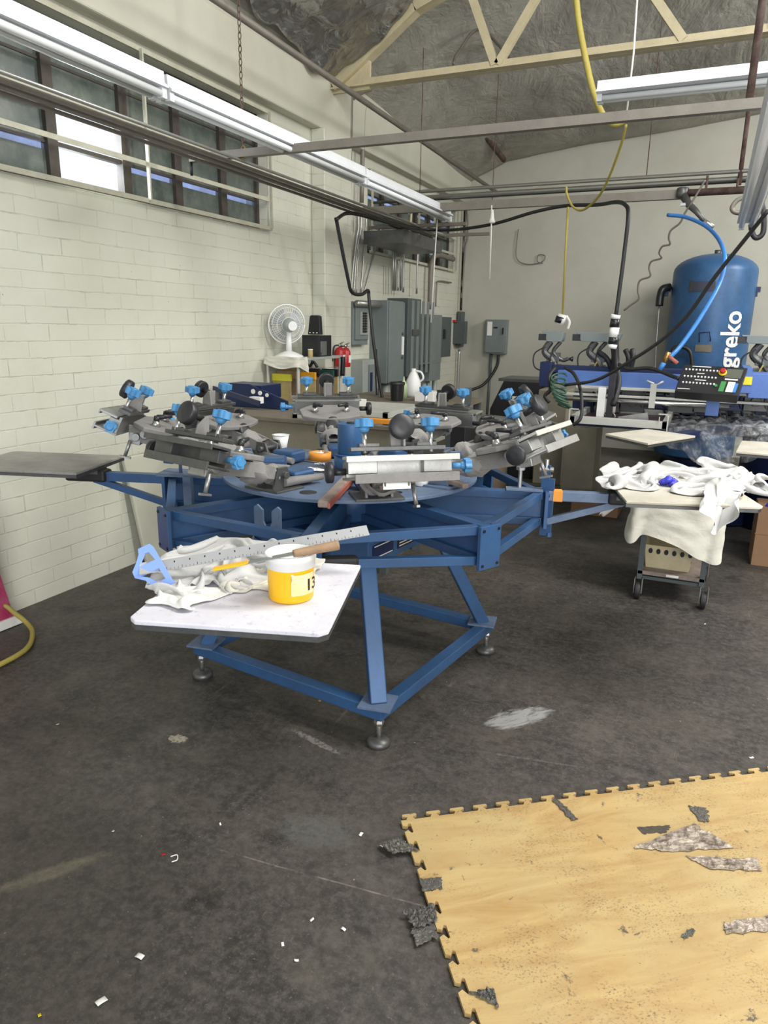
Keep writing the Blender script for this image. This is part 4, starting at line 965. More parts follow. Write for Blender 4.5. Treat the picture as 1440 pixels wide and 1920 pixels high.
cloth_pile(pz([(302, 1072), (345, 1040), (395, 1012), (450, 1015), (530, 1022), (562, 1040), (520, 1070), (482, 1094), (430, 1105), (395, 1100), (345, 1112), (310, 1095)], ZP), ZP, .062, 3, 'cotton_rag', M['cloth'], 'white cotton rag bunched up under the steel ruler on the front platen', zfn=under_rule)
cloth_pile(pz([(425, 1090), (470, 1060), (550, 1050), (585, 1062), (560, 1092), (500, 1102), (450, 1105)], ZP), ZP, .062, 11, 'cotton_rag', M['cloth_cream'], 'cream cotton rag in front of the bucket on the front platen', N=46)
# crumpled paper towel
c0 = W(352, 1112, z=ZP+.01)
ppoly = [(c0.x+.062*math.cos(k*PI/4)*(1+.2*(k % 2)), c0.y+.058*math.sin(k*PI/4)) for k in range(8)]
cloth_pile(ppoly, ZP, .06, 17, 'paper_towel', M['paper'], 'crumpled white paper towel in front of the rags on the front platen', 'paper towel', N=30, squeeze=1.6, steps=22)
# T-square
ha = W(262, 1063, z=1.0); 
A0 = W(268, 1072, z=ZP+.115); A1 = W(690, 995, z=ZP+.085)
A0 = RA; A1 = RB
t = thing('t_square', 'steel T-square with pale blue plastic head leaning across the front platen', 't-square', A0)
d = (A1-A0).normalized(); sdv = d.cross(Vector((0, -.55, .83))).normalized(); upv = sdv.cross(d)
m = MB(); m.beam(A0, A1, .040, .0015, up=Vector((0, -.55, .83))); bl = build('blade', m, M['steel_scale'], t)
m = MB()
nrm = Vector((0, -.55, .83)); nrm = (nrm-d*nrm.dot(d)).normalized(); acr = d.cross(nrm)
for k in range(58):
    p = A0+d*(.03+(A1-A0).length*.94*k/58)+nrm*.0012
    l = .010 if k % 4 == 0 else .005
    m.beam(p+acr*.019, p+acr*(.019-l), .0008, .0006, up=nrm); 
    if k % 4 == 2: m.beam(p-acr*.010, p-acr*.004, .003, .0006, up=nrm)
build('scale_marks', m, M['black'], bl)
# head outline in its own plane
hu = (W(312, 1110, y=1.36)-W(262, 1023, y=1.47)); 
top = W(270, 1024, y=1.40); bot = W(292, 1108, y=1.335)
ax = (bot-top).normalized(); sx = Vector((.9, .25, .12)); sx = (sx-ax*sx.dot(ax)).normalized()
L = (bot-top).length
outer = [(-.018, 0), (.016, 0), (.024, .10), (.050, .94), (.055, 1.0), (.02, 1.0), (-.002, .92), (-.02, .70), (-.045, .56), (-.048, .42), (-.03, .25), (-.02, .12)]
outer = [(x, y*L) for x, y in outer]
inner_t = [(-.004, .16*L), (.008, .16*L), (.020, .38*L), (-.028, .38*L)]
inner_b = [(-.028, .58*L), (.024, .58*L), (.033, .85*L), (.012, .86*L), (-.008, .68*L)]
def plate_with_holes(outl, holes, t_, o, u, v):
    bm = bmesh.new(); vs = []
    edges = []
    for lp in [outl]+holes:
        vv = [bm.verts.new(o+u*x+v*y) for x, y in lp]
        edges += [bm.edges.new((vv[i], vv[(i+1) % len(vv)])) for i in range(len(vv))]
    bmesh.ops.triangle_fill(bm, use_beauty=True, edges=edges)
    w = u.cross(v).normalized()*t_
    ret = bmesh.ops.extrude_face_region(bm, geom=bm.faces[:])
    bmesh.ops.translate(bm, verts=[g for g in ret['geom'] if isinstance(g, bmesh.types.BMVert)], vec=w)
    bm.verts.index_update(); mb = MB(); mb.add([q.co.copy() for q in bm.verts], [tuple(q.index for q in f.verts) for f in bm.faces]); bm.free(); return mb
m = plate_with_holes(outer, [inner_t, inner_b], .004, top, sx, ax); build('head', m, M['ruler_blue'], t)
m = MB(); m.beam(A0+d*.0+nrm*.002, A0+d*.05+nrm*.002, .042, .003, up=nrm); build('blade_end', m, M['alu_white'], t)
# bucket of ink
c = W(546, 1118, z=ZP); c = Vector((c.x, c.y, ZP))
t = thing('ink_bucket', 'yellow ink bucket with white rim and lid marked 13 on the front platen', 'bucket', c)
rb = .057; hb = .084
m = MB(); m.lathe(c, c+Vector((0,0,hb)), [(.001, 0), (rb*.95, 0), (rb, .05), (rb*1.03, 1)], 48, False); build('bucket_body', m, M['yellow'], t)
m = MB(); m.lathe(c+Vector((0,0,hb)), c+Vector((0,0,hb+.036)), [(rb*1.03, 0), (rb*1.08, .04), (rb*1.08, .55), (rb*1.13, .6), (rb*1.13, .95), (rb*1.09, 1), (rb*1.02, 1), (rb*.98, .3), (.001, -.2)], 48, False); build('rim', m, M['whiteplastic'], t)
vd = math.atan2(-c.y, -c.x)
m = MB(); m.grid(lambda u, v: Vector((c.x+(rb*1.03+.0015)*math.cos(vd+.0+(u*1.15)), c.y+(rb*1.03+.0015)*math.sin(vd+.0+(u*1.15)), c.z+.022+.054*v+(.0 if u > .1 else .004*math.sin(v*20)))), 16, 8)
lbm = build('paper_label', m, M['tan_label'], t); lbm['label'] = 'yellow stained white paper label'
def text_mesh(s, size, ext=.0, bold=.0):
    cu = bpy.data.curves.new('txt', 'FONT'); cu.body = s; cu.size = size; cu.extrude = ext; cu.offset = bold; cu.resolution_u = 3
    ob = bpy.data.objects.new('txt', cu); C.objects.link(ob); dg = bpy.context.evaluated_depsgraph_get(); dg.update()
    me = bpy.data.meshes.new_from_object(ob.evaluated_get(dg)); C.objects.unlink(ob); bpy.data.objects.remove(ob)
    vs = [v.co.copy() for v in me.vertices]; fs = [tuple(p.vertices) for p in me.polygons]; bpy.data.meshes.remove(me)
    return vs, fs
def subdiv_text(vs, fs, cuts=2):
    bm = bmesh.new(); V = [bm.verts.new(v) for v in vs]
    for f in fs:
        try: bm.faces.new([V[i] for i in f])
        except ValueError: pass
    bmesh.ops.triangulate(bm, faces=bm.faces[:]); 
    for _ in range(cuts): bmesh.ops.subdivide_edges(bm, edges=[e for e in bm.edges if e.calc_length() > .02], cuts=1); bmesh.ops.triangulate(bm, faces=bm.faces[:])
    bm.verts.index_update(); r = [v.co.copy() for v in bm.verts], [tuple(v.index for v in f.verts) for f in bm.faces]; bm.free(); return r
vs, fs = text_mesh('13', .042, bold=.0008)
def onb(v):
    an = vd+.62+v.x/(rb*1.03); rr = rb*1.03+.003; return Vector((c.x+rr*math.cos(an), c.y+rr*math.sin(an), c.z+.032+v.y))
m = MB(); m.add([onb(v) for v in vs], fs); build('number_lettering', m, M['black'], t)
# palette knife across bucket and rags
a = W(636, 1022, y=1.72); b = W(548, 1038, y=1.66); e = W(398, 1068, y=1.60)
a = W(634, 1022, z=1.07); b = W(550, 1038, z=1.06); e = W(400, 1067, z=1.02)
t = thing('ink_spatula', 'ink spatula with wooden handle and yellow tipped blade lying on the bucket rim', 'spatula', b)
m = MB(); m.tube([a, a.lerp(b, .35), a.lerp(b, .8), b], .011, 12, True, (.013, .009)); build('handle', m, M['wood'], t)
m = MB(); m.beam(b, b.lerp(e, .58), .026, .002); bl = build('blade', m, M['steel'], t)
m = MB(); m.beam(b.lerp(e, .56), e, .026, .005); x = build('blade_tip', m, M['yellow'], bl, .002); x['label'] = 'yellow ink covered tip'
# ---- right platen: T-shirt cloths and glove
cloth_pile(pz([(1140, 905), (1150, 885), (1195, 876), (1240, 873), (1300, 880), (1280, 896), (1235, 905), (1215, 918), (1170, 916), (1145, 918)], ZP), ZP, .075, 23, 'cotton_rag', M['cloth'], 'white rag heaped at the left end of the right platen')
cloth_pile(pz([(1290, 885), (1330, 880), (1370, 878), (1400, 890), (1432, 915), (1428, 930), (1390, 925), (1330, 928), (1262, 927), (1300, 912), (1310, 900)], ZP), ZP, .085, 31, 'cotton_rag', M['cloth'], 'white rag heaped at the right end of the right platen')
# corner of rag hanging down over the platen's near edge
def drape(top_pts, bot_pts, name, mat, label, amp=.02, nf=5, n=(70, 46), cat='cloth', seed=0):
    T_ = spline([Vector(p) for p in top_pts], 10); B_ = spline([Vector(p) for p in bot_pts], 10)
    def sm(S, t): k = t*(len(S)-1); i = min(int(k), len(S)-2); return S[i].lerp(S[i+1], k-i)
    def fn(u, v):
        a_ = sm(T_, u); b_ = sm(B_, u); p = a_.lerp(b_, v); d_ = (sm(T_, min(1, u+.02))-sm(T_, max(0, u-.02))); nn = Vector((d_.y, -d_.x, 0))
        if nn.length > 0: nn.normalize()
        f = math.sin(u*nf*2*PI+2*noise.noise(Vector((u*3, v*1.5, seed))))*amp*(.25+v)
        f += noise.noise(Vector((u*7+seed, v*5, 2)))*amp*.9
        return p+nn*f
    m = MB(); m.grid(fn, *n); return single(name, m, mat, label, cat)
drape([W(1325, 905, z=.97), W(1345, 896, z=1.0), W(1375, 900, z=1.0), W(1400, 915, z=.96)],
      [W(1318, 945, y=2.92), W(1335, 985, y=2.90), W(1346, 1002, y=2.90), W(1384, 945, y=2.93)], 'cotton_rag', M['cloth'], 'white rag hanging in a point over the near edge of the right platen', .020, 2.6, seed=4)
c0 = W(1254, 911, z=ZP)
m = MB()
for k in range(7):
    an = k*2*PI/7; q = c0+Vector((.02*math.cos(an)*(1+.4*(k % 2)), .014*math.sin(an), .012+.008*(k % 3)))
    m.T = Matrix.Translation(q) @ Matrix.Diagonal((1, 1, .75, 1))
    m.grid(lambda u, v: Vector((.019*math.cos(2*PI*u)*math.sin(PI*v), .017*math.sin(2*PI*u)*math.sin(PI*v), .017*math.cos(PI*v)))*(1+.5*noise.noise(Vector((u*6, v*5, k)))), 14, 10)
m.T = None
single('rubber_glove', m, M['glove'], 'crumpled violet blue rubber glove on the right platen', 'glove')
# ============================================================ SHELF RACK WITH FAN
def xat(px, y): v = ray(px, 670); return v.x*y/v.y
RY0 = W(497, 668, x=-3.38).y; RX0 = -3.38; RX1 = xat(560, RY0); RY1 = W(642, 668, x=RX1).y; RZ = W(560, 672, x=RX1).z
RY1 = min(RY1, 5.93)
rack = thing('shelf_rack', 'cream metal shelf rack against the left wall carrying a fan and squeegees', 'shelf', (RX0, RY0, 0))
for x in (RX0+.015, RX1-.015):
    for y in (RY0+.015, RY1-.015):
        m = MB(); m.cyl((x, y, 0), (x, y, RZ-.005), .013, n=8); build('post', m, M['alu_white'], rack)
ZS = [RZ, RZ-.36, RZ-.78]
for z in ZS:
    m = MB(); m.bb((RX0, RY0, z-.022), (RX1, RY1, z)); build('shelf', m, M['greylight'], rack, .003)
drape([(RX0, RY0-.01, RZ+.006), ((RX0+RX1)/2, RY0-.014, RZ+.012), (RX1+.01, RY0-.012, RZ+.008), (RX1+.012, RY0+.12, RZ+.008)],
      [(RX0, RY0-.02, RZ-.05), ((RX0+RX1)/2, RY0-.03, RZ-.09), (RX1+.01, RY0-.025, RZ-.07), (RX1+.02, RY0+.12, RZ-.12)], 'shelf_cover', M['cloth_cream'], 'cream cloth edge hanging off the top of the shelf rack', .006, 2.2, (40, 14))
# fan
fc = Vector(((RX0+RX1)/2+.02, RY0+.13, RZ))
fcw = W(541, 609, y=fc.y); fc.x = fcw.x
fan = thing('desk_fan', 'white desk fan turned sideways on top of the shelf rack', 'fan', fc)
m = MB(); m.lathe(fc, fc+Vector((0,0,.05)), [(.12, 0), (.118, .25), (.07, .7), (.03, 1)], 36); build('base', m, M['whiteplastic'], fan)
m = MB(); m.lathe(fc+Vector((0,0,.045)), fc+Vector((0,0,fcw.z-fc.z-.03)), [(.026, 0), (.022, .5), (.019, 1)], 18); build('pole', m, M['whiteplastic'], fan)
hc = Vector((fc.x, fc.y, fcw.z)); fa = Vector((-.75, .60, .10)).normalized()      # blows towards the wall; we see the motor
fu = fa.cross(Vector((0,0,1))).normalized(); fv = fu.cross(fa)
m = MB(); m.lathe(hc-fa*.10, hc+fa*.02, [(.020, 0), (.040, .06), (.052, .4), (.06, .85), (.05, 1)], 28); build('motor_housing', m, M['greylight'], fan)
m = MB(); m.lathe(hc-fa*.104, hc-fa*.098, [(.036, 0), (.04, .5), (.036, 1)], 24); build('motor_cap', m, M['whiteplastic'], fan)
def cage(z, r, t_=.0022):
    P = [hc+fa*z+(fu*math.cos(k*PI/18)+fv*math.sin(k*PI/18))*r for k in range(37)]; m.tube(P, t_, 5, False)
RF = .158
m = MB()
for z, r in ((.00, .06), (.012, .10), (.03, .135), (.12, .06), (.112, .10), (.10, .135)): cage(z-.01, r)
for k in range(40):
    an = k*2*PI/40; e = fu*math.cos(an)+fv*math.sin(an)
    m.tube([hc+fa*-.01+e*.055, hc+fa*.002+e*.10, hc+fa*.02+e*.135, hc+fa*.045+e*RF, hc+fa*.09+e*.135, hc+fa*.105+e*.09, hc+fa*.112+e*.03], .0013, 4, False)
build('wire_cage', m, M['whiteplastic'], fan)
m = MB(); cage(.045, RF, .006); build('cage_rim', m, M['whiteplastic'], fan)
m = MB()
for k in range(3):
    an = k*2*PI/3+.4
    m.grid(lambda u, v: hc+fa*(.03+.03*v+.01*math.sin(u*PI))+(fu*math.cos(an+(v-.5)*1.3)+fv*math.sin(an+(v-.5)*1.3))*(.025+.11*u), 8, 8)
build('fan_blades', m, M['bladegrey'], fan)
# black box, black stand-up chair shell, jar
zb = RZ
y = RY0+.38; a = W(566, 628, y=y); b = W(612, 664, y=y+.0)
t = thing('speaker_box', 'black square box with silver front strip on the rack beside the fan', 'box', (a.x, y, zb))
m = MB(); m.bb((a.x, y, zb), (RX1-.02, y+.22, a.z)); build('body', m, M['black'], t, .004)
m = MB(); m.bb((RX1-.02, y+.03, zb+.01), (RX1-.014, y+.12, a.z-.05)); build('silver_panel', m, M['steel'], t)
zt = a.z
a = W(577, 625, y=y+.06); b = W(598, 592, y=y+.06)
t = thing('small_black_holder', 'tall tapered black plastic holder on top of the black box', 'holder', (a.x, y+.06, zt))
w_ = b.x-a.x+.01
m = MB(); m.prism([(0, 0), (w_, 0), (w_*.93, b.z-zt-.01), (w_*.80, b.z-zt), (w_*.28, b.z-zt), (w_*.16, b.z-zt-.01)], .05, (a.x, y+.11, zt+.004), (1,0,0), (0,0,1)); build('shell', m, M['black'], t, .004)
m = MB()
for k in range(3): m.box((a.x+w_*(.2+.28*k), y+.056, zt+.02), (.012, .004, .008))
build('slot', m, M['whiteplastic'], t)
def at_top(px, py, y): p = W(px, py, y=y); p.z = zb; return p
c = at_top(582, 662, RY0+.26)
t = thing('paint_jar', 'small cream jar with green stained side on the rack beside the fan base', 'jar', c)
m = MB(); m.cyl(c, c+Vector((0,0,.06)), .021, n=20); build('jar_body', m, M['tan'], t, .002); m = MB(); m.cyl(c+Vector((0,0,.06)), c+Vector((0,0,.068)), .022, n=20); build('lid', m, M['whiteplastic'], t)
c = at_top(592, 664, RY0+.33); m = MB(); m.tube([c+Vector((-.02,0,.01)), c+Vector((0,0,.03)), c+Vector((.03,0,.012)), c+Vector((.05,.01,.04))], .007, 6); single('small_clamp', m, M['black'], 'small black clamp lying on the rack by the black box', 'clamp')
# squeegees and boards on the middle shelf
def squeegee(px0, px1, pt, pb, y, mh, mb_, label, hf=.26, nm='squeegee'):
    a = W(px0, pt, y=y); b = W(px1, pt, y=y); z0 = ZS[1]; z1 = a.z
    x0, x1 = a.x, b.x
    t = thing(nm, label, 'squeegee', ((x0+x1)/2, y, z0))
    m = MB(); m.bb((x0, y-.013, z1-(z1-z0)*hf), (x1, y+.013, z1)); build('handle', m, M[mh], t, .003)
    m = MB(); m.bb((x0+.004, y-.006, z0), (x1-.004, y+.006, z1-(z1-z0)*hf)); build('blade', m, M[mb_], t)
    return t
squeegee(511, 546, 700, 730, RY0+.06, 'yellowbright', 'tan', 'wide squeegee with bright yellow top, nearest on the rack shelf')
squeegee(520, 556, 694, 730, RY0+.14, 'wood', 'brown', 'brown squeegee just behind the yellow topped one')
squeegee(530, 562, 690, 730, RY0+.22, 'tan', 'brown', 'tan squeegee behind the brown one on the rack shelf')
squeegee(564, 592, 697, 730, RY0+.20, 'amber', 'tan', 'squeegee with amber orange top in the middle of the rack shelf')
squeegee(572, 600, 690, 730, RY0+.34, 'black', 'brown', 'black topped squeegee behind the amber one')
squeegee(590, 626, 693, 730, RY0+.46, 'darkgreen', 'olive', 'dark green topped squeegee at the right of the rack shelf')
squeegee(604, 634, 691, 728, RY0+.58, 'black', 'tan', 'black topped squeegee at the far end of the rack shelf')
p = W(572, 685, y=RY0+.25); m = MB(); m.tube([p+Vector((-.03,0,0)), p+Vector((0,0,.03)), p+Vector((.04,0,-.01)), p+Vector((.08,0,.03)), p+Vector((.12,0,-.01))], .012, 6)
single('hanging_tool', m, M['black'], 'dark hose piece hanging under the top shelf of the rack', 'tool')
# fire extinguisher pair on the pilaster
for i, (px, py, s) in enumerate(((637, 655, 1), (648, 656, 1.0))):
    c = W(px, py+6, x=XL+.19); t = thing('fire_extinguisher', ('red fire extinguisher hanging left of its twin beside the rack', 'red fire extinguisher hanging nearest the small breaker panel')[i], 'fire extinguisher', c)
    m = MB(); m.lathe(c-Vector((0,0,.13)), c+Vector((0,0,.05)), [(.045, 0), (.048, .05), (.048, .8), (.03, .96), (.018, 1)], 20); build('cylinder', m, M['red'], t)
    m = MB(); m.cyl(c+Vector((0,0,.05)), c+Vector((0,0,.08)), .012, n=10); m.tube([c+Vector((0,0,.08)), c+Vector((.045,-.01,.10))], .008, 6, False); m.tube([c+Vector((0,0,.075)), c+Vector((.045,-.01,.065))], .006, 6, False); build('valve_head', m, M['steel'], t)
    m = MB(); m.tube([c+Vector((0,-.02,.07)), c+Vector((-.04,-.04,.05)), c+Vector((-.055,-.045,-.08))], .008, 6); build('nozzle_hose', m, M['black'], t)
    m = MB(); m.bb((c.x+.040, c.y-.02, c.z-.09), (c.x+.0495, c.y+.02, c.z-.02)); build('instruction_label', m, M['paper'], t)
m = MB(); p = W(643, 690, x=RX1+.02); m.tube([p+Vector((0,0,.10)), p+Vector((0,0,.05)), p+Vector((-.005,0,-.07))], .022, 8, True); single('hand_brush', m, M['black'], 'black brush hanging on the far post of the rack', 'brush')
# ---------------------------------------------- leaning board, magenta panel, yellow hose on the floor
m = MB(); y0 = 3.47; 
A = [Vector((XL+.075, 3.52, 0)), Vector((XL+.075, 5.7, 0)), Vector((XL+.02, 5.7, .745)), Vector((XL+.02, 3.43, .745))]
th = Vector((.03, 0, .002)); m.add([p for p in A]+[p+th for p in A], [(0,1,2,3), (7,6,5,4), (0,4,5,1), (1,5,6,2), (2,6,7,3), (3,7,4,0)])
single('leaning_board', m, M['plaster2'], 'whitewashed board leaning on the left wall behind the press arms', 'board', bevel=.008)
t = thing('stencil_panel', 'magenta panel with white base strip standing against the wall at the left edge', 'panel', (-3.3, 2.0, 0))
m = MB(); m.prism([(0, .045), (1.2, .045), (1.14, .50), (0, .50)], .03, (-3.34, 1.24, 0), (.045, 1, 0), (-.10, 0, 1)); build('panel', m, M['magenta'], t, .002)
m = MB(); m.prism([(0, 0), (1.23, 0), (1.22, .05), (0, .05)], .045, (-3.34, 1.24, 0), (.045, 1, 0), (-.10, 0, 1)); build('base_strip', m, M['paper'], t, .002)
pipe('yellow_hose', [W(-60, 1150, z=.12), W(0, 1134, z=.13), W(28, 1150, z=.08), W(52, 1170, z=.03), W(61, 1188, z=.016), W(50, 1216, z=.016), W(0, 1246, z=.016), W(-80, 1280, z=.016)], .013, M['hoseyellow'], 'yellow hose looping over the floor at the left edge beside the magenta panel', 'hose', sm=True)
# ---------------------------------------------- grey work table with blue tray behind the press
t = thing('work_table', 'long dusty grey table with pale apron behind the back print heads', 'table', (-2.6, 4.9, 0))
ZT = .99
tp = [W(447, 800, z=ZT), W(745, 800, z=ZT), W(800, 762, z=ZT)]
m = MB(); m.bb((-3.30, 4.05, ZT-.03), (-1.75, 4.75, ZT)); build('table_top', m, M['olive'], t, .004)
m = MB(); m.bb((-3.28, 4.07, ZT-.20), (-1.78, 4.10, ZT-.03)); build('apron', m, M['tan_dull'], t)
for x in (-3.24, -1.82):
    for y in (4.1, 4.68): m = MB(); m.bb((x-.025, y-.025, 0), (x+.025, y+.025, ZT-.03)); build('leg', m, M['greydark'], t)
t = thing('blue_tray', 'dark blue metal tray with three round holes on the grey table by the wall', 'tray', (-3.1, 4.5, ZT))
a = W(400, 716, y=4.46); a.x = max(a.x, -3.36); b = W(541, 752, y=4.46)
m = MB(); m.prism([(a.x, ZT+.002), (b.x, ZT+.002), (b.x, b.z), ((a.x*.55+b.x*.45), a.z), (a.x, a.z)], .018, (0, 4.46, 0), (1,0,0), (0,0,1)); fl = build('side_flange', m, M['navy'], t, .002)
for px, py, r in ((475, 734, .018), (488, 737, .016), (501, 741, .014)):
    p = W(px, py, y=4.44); m = MB(); m.cyl((p.x, 4.440, p.z), (p.x, 4.434, p.z), r, n=20); h_ = build('hole', m, M['paper'], fl)
m = MB(); m.bb((-3.36, 4.47, ZT+.06), (-3.0, 4.74, a.z-.01)); build('tray_body', m, M['navy'], t, .004)
m = MB(); m.beam(W(400, 728, y=4.2), W(487, 757, y=4.0), .012, .035); build('front_lip', m, M['navy'], t)
m = MB(); c = W(481, 750, y=4.35); m.box((c.x, 4.35, c.z), (.09, .05, .045)); build('paper_tag', m, M['paper'], t)
p = W(668, 757, y=4.6); m = MB(); m.box(p, (.16, .004, .075)); single('white_card', m, M['paper'], 'blank white card standing on the grey table right of the middle back head', 'card')
# silver framed screen with orange squeegee on it
t = thing('screen_frame_stack', 'pale flat screen frames lying on the table behind the centre column', 'screen', (-2.1, 4.6, ZT))
for k, (z, s) in enumerate(((ZT+.001, 0), (ZT+.04, .03))):
    m = MB(); x0, x1, y0, y1 = -2.5+s, -1.80-s*.5, 4.08+s, 4.7
    m.bb((x0, y0, z), (x1, y0+.04, z+.035)); m.bb((x0, y1-.04, z), (x1, y1, z+.035)); m.bb((x0, y0, z), (x0+.04, y1, z+.035)); m.bb((x1-.04, y0, z), (x1, y1, z+.035)); m.bb((x0, y0, z+.005), (x1, y1, z+.010))
    build('frame', m, M['alu_white'], t, .002)
a = W(665, 786, z=ZT+.09); b = W(742, 792, z=ZT+.09)
m = MB(); m.beam(a, b, .03, .028); single('squeegee_bar', m, M['orange'], 'orange squeegee bar on the pale frames right of the centre column', 'squeegee', bevel=.004)
# clutter by the panels: bench with black tub, bottles
t = thing('clutter_bench', 'low grey bench under the electrical cabinets carrying a black tub and bottles', 'bench', (-2.6, 6.0, 0))
ZBn = .93
m = MB(); m.bb((-3.2, 5.9, ZBn-.04), (-1.98, 6.8, ZBn)); build('bench_top', m, M['olive'], t)
for x in (-3.15, -2.03):
    for y in (5.95, 6.75): m = MB(); m.bb((x-.03, y-.03, 0), (x+.03, y+.03, ZBn-.04)); build('leg', m, M['greydark'], t)
def bz(px, py, y): p = W(px, py, y=y); p.z = ZBn; return p
c = bz(744, 760, 6.05); t = thing('ink_tub', 'black plastic tub with blue smears on the bench behind the back right head', 'tub', c)
m = MB(); m.lathe(c, c+Vector((0,0,.16)), [(.055, 0), (.068, .95), (.068, 1), (.06, 1), (.05, .1), (.001, .1)], 24, False); build('tub_body', m, M['black'], t)
m = MB(); m.lathe(c+Vector((0,0,.145)), c+Vector((0,0,.17)), [(.07, 0), (.074, .5), (.07, 1)], 24, False); build('rim', m, M['blackplastic'], t)
c = bz(757, 725, 6.35); t = thing('squeeze_bottle', 'pale green squeeze bottle on the bench beside the black tub', 'bottle', c)
m = MB(); m.lathe(c, c+Vector((0,0,.20)), [(.035, 0), (.036, .6), (.02, .75), (.009, .82), (.006, 1)], 18); build('bottle_body', m, M['palegreen'], t)
c = bz(775, 725, 6.5); t = thing('jug', 'white plastic jug with handle on the bench under the cabinets', 'jug', c)
m = MB(); m.lathe(c, c+Vector((0,0,.27)), [(.07, 0), (.075, .1), (.072, .55), (.035, .85), (.022, .9), (.022, 1)], 20); build('jug_body', m, M['whiteplastic'], t)
m = MB(); m.tube([c+Vector((.06,0,.14)), c+Vector((.10,0,.18)), c+Vector((.08,0,.235)), c+Vector((.02,0,.25))], .010, 8); build('handle', m, M['whiteplastic'], t)
pipe('leaning_pole', [W(716, 735, x=-2.95)-Vector((0,0,.9)), W(704, 655, x=-2.97)], .016, M['black'], 'thin black pole leaning upright in front of the tall grey cabinet', 'pole')
c = bz(800, 745, 6.2); m = MB(); m.bb((c.x-.08, 6.1, ZBn), (c.x+.10, 6.3, ZBn+.09)); single('carton', m, M['paper'], 'white and pink small carton on the bench behind the back right head', 'box', bevel=.003)
c = bz(829, 745, 6.25); m = MB(); m.lathe(c, c+Vector((0,0,.10)), [(.06, 0), (.075, .5), (.05, 1)], 18); single('black_funnel', m, M['black'], 'black rounded container on the bench near the corner', 'container')
# dark upright machine housing left of the drum
t = thing('machine_cabinet', 'narrow black upright cabinet left of the brown drum', 'cabinet', (-1.85, 5.2, 0))
a = W(846, 775, y=5.2); b = W(874, 775, y=5.2)
m = MB(); m.bb((a.x, 5.2, 0), (b.x, 5.5, a.z)); build('body', m, M['black'], t, .004)
m = MB(); m.prism([(0, 0), (.03, 0), (.09, .10), (.09, .22), (.05, .22), (.05, .12)], .05, (b.x-.06, 5.22, a.z-.02), (1,0,0), (0,0,1)); build('bracket', m, M['greydark'], t)
# drum
c = Vector((-1.80, 6.25, 0)); zt = W(910, 783, y=6.25).z; rr = (W(955, 790, y=6.25).x-W(866, 790, y=6.25).x)/2
t = thing('fibre_drum', 'brown fibre drum with blue band and metal rim behind the right print heads', 'drum', c)
c.x = W(910, 790, y=6.25).x
m = MB(); m.cyl(c, c+Vector((0,0,zt-.16)), rr, n=40); build('drum_body', m, M['brown'], t)
m = MB(); m.cyl(c+Vector((0,0,zt-.16)), c+Vector((0,0,zt-.10)), rr*1.003, n=40); build('blue_band', m, M['bandblue'], t)
m = MB(); m.cyl(c+Vector((0,0,zt-.10)), c+Vector((0,0,zt-.02)), rr*1.0, n=40); build('upper_wall', m, M['tan_dull'], t)
m = MB(); m.lathe(c+Vector((0,0,zt-.03)), c+Vector((0,0,zt)), [(rr*1.01, 0), (rr*1.03, .5), (rr*1.0, 1), (rr*.9, .6)], 40); build('rim', m, M['alu'], t)
# black slanted box near back wall and grey cover
a = W(918, 770, y=7.6); b = W(1008, 716, y=7.6)
t = thing('floor_machine', 'black slant sided machine with white label standing by the back wall', 'machine', (a.x, 7.6, 0))
m = MB(); w_ = b.x-a.x; m.prism([(0, 0), (w_, 0), (w_+.05, b.z), (.14, b.z), (0, a.z+.02)], .5, (a.x, 8.1, 0), (1,0,0), (0,0,1)); build('housing', m, M['black'], t, .01)
m = MB(); m.bb((a.x+.08, 7.60, b.z-.01), (b.x+.15, 8.12, b.z+.02)); build('top_lid', m, M['darksteel'], t)
p = W(967, 752, y=7.58); m = MB(); m.box(p, (.08, .006, .10)); build('label_sticker', m, M['paper'], t)
a = W(1010, 730, y=7.4); m = MB(); m.bb((a.x, 7.4, 0), (a.x+.30, 7.8, a.z)); single('grey_cabinet', m, M['tan_dull'], 'pale grey cabinet partly hidden behind the green air coil', 'cabinet', bevel=.01)
a = W(1060, 800, y=6.9); m = MB(); m.bb((a.x, 6.9, 0.0), (a.x+.30, 7.3, a.z)); single('grey_cabinet', m, M['tan_dull'], 'pale grey cabinet under the automatic press behind the raised right heads', 'cabinet', bevel=.01)
# ============================================================ TANK
ty = 9.55; tx = W(1335, 560, y=ty).x; tr = (W(1415, 560, y=ty-.2).x-W(1253, 560, y=ty-.2).x)/2; ztop = W(1335, 476, y=ty).z; zsh = W(1260, 512, y=ty).z
tc = Vector((tx, ty, 0))
t = thing('air_tank', 'tall blue compressed air tank with white vertical lettering by the back wall', 'tank', tc)
prof = [(tr*.97, .12), (tr, .14), (tr, zsh)]
for k in range(1, 9): prof.append((tr*math.cos(k*PI/16.5), zsh+(ztop-zsh)*math.sin(k*PI/16.5)))
m = MB(); m.lathe(tc, tc+Vector((0,0,1)), prof, 64); tb = build('tank_shell', m, M['tankblue'], t)
m = MB(); m.cyl(tc, tc+Vector((0,0,.14)), tr*.8, n=32); build('base_ring', m, M['navy'], t)
m = MB(); m.cyl(tc+Vector((0,0,ztop-.02)), tc+Vector((0,0,ztop+.04)), .035, n=12); build('top_plug', m, M['darksteel'], t)
def on_tank(px, py, off=.01):
    v = ray(px, py); o = Vector((0, 0, H)); a_ = v.x*v.x+v.y*v.y; b_ = -2*(v.x*tx+v.y*ty); c_ = tx*tx+ty*ty-(tr+off)**2
    s = (-b_-math.sqrt(max(0, b_*b_-4*a_*c_)))/(2*a_); return Vector((v.x*s, v.y*s, H+v.z*s))
def tank_uv(p): return math.atan2(p.y-ty, p.x-tx)
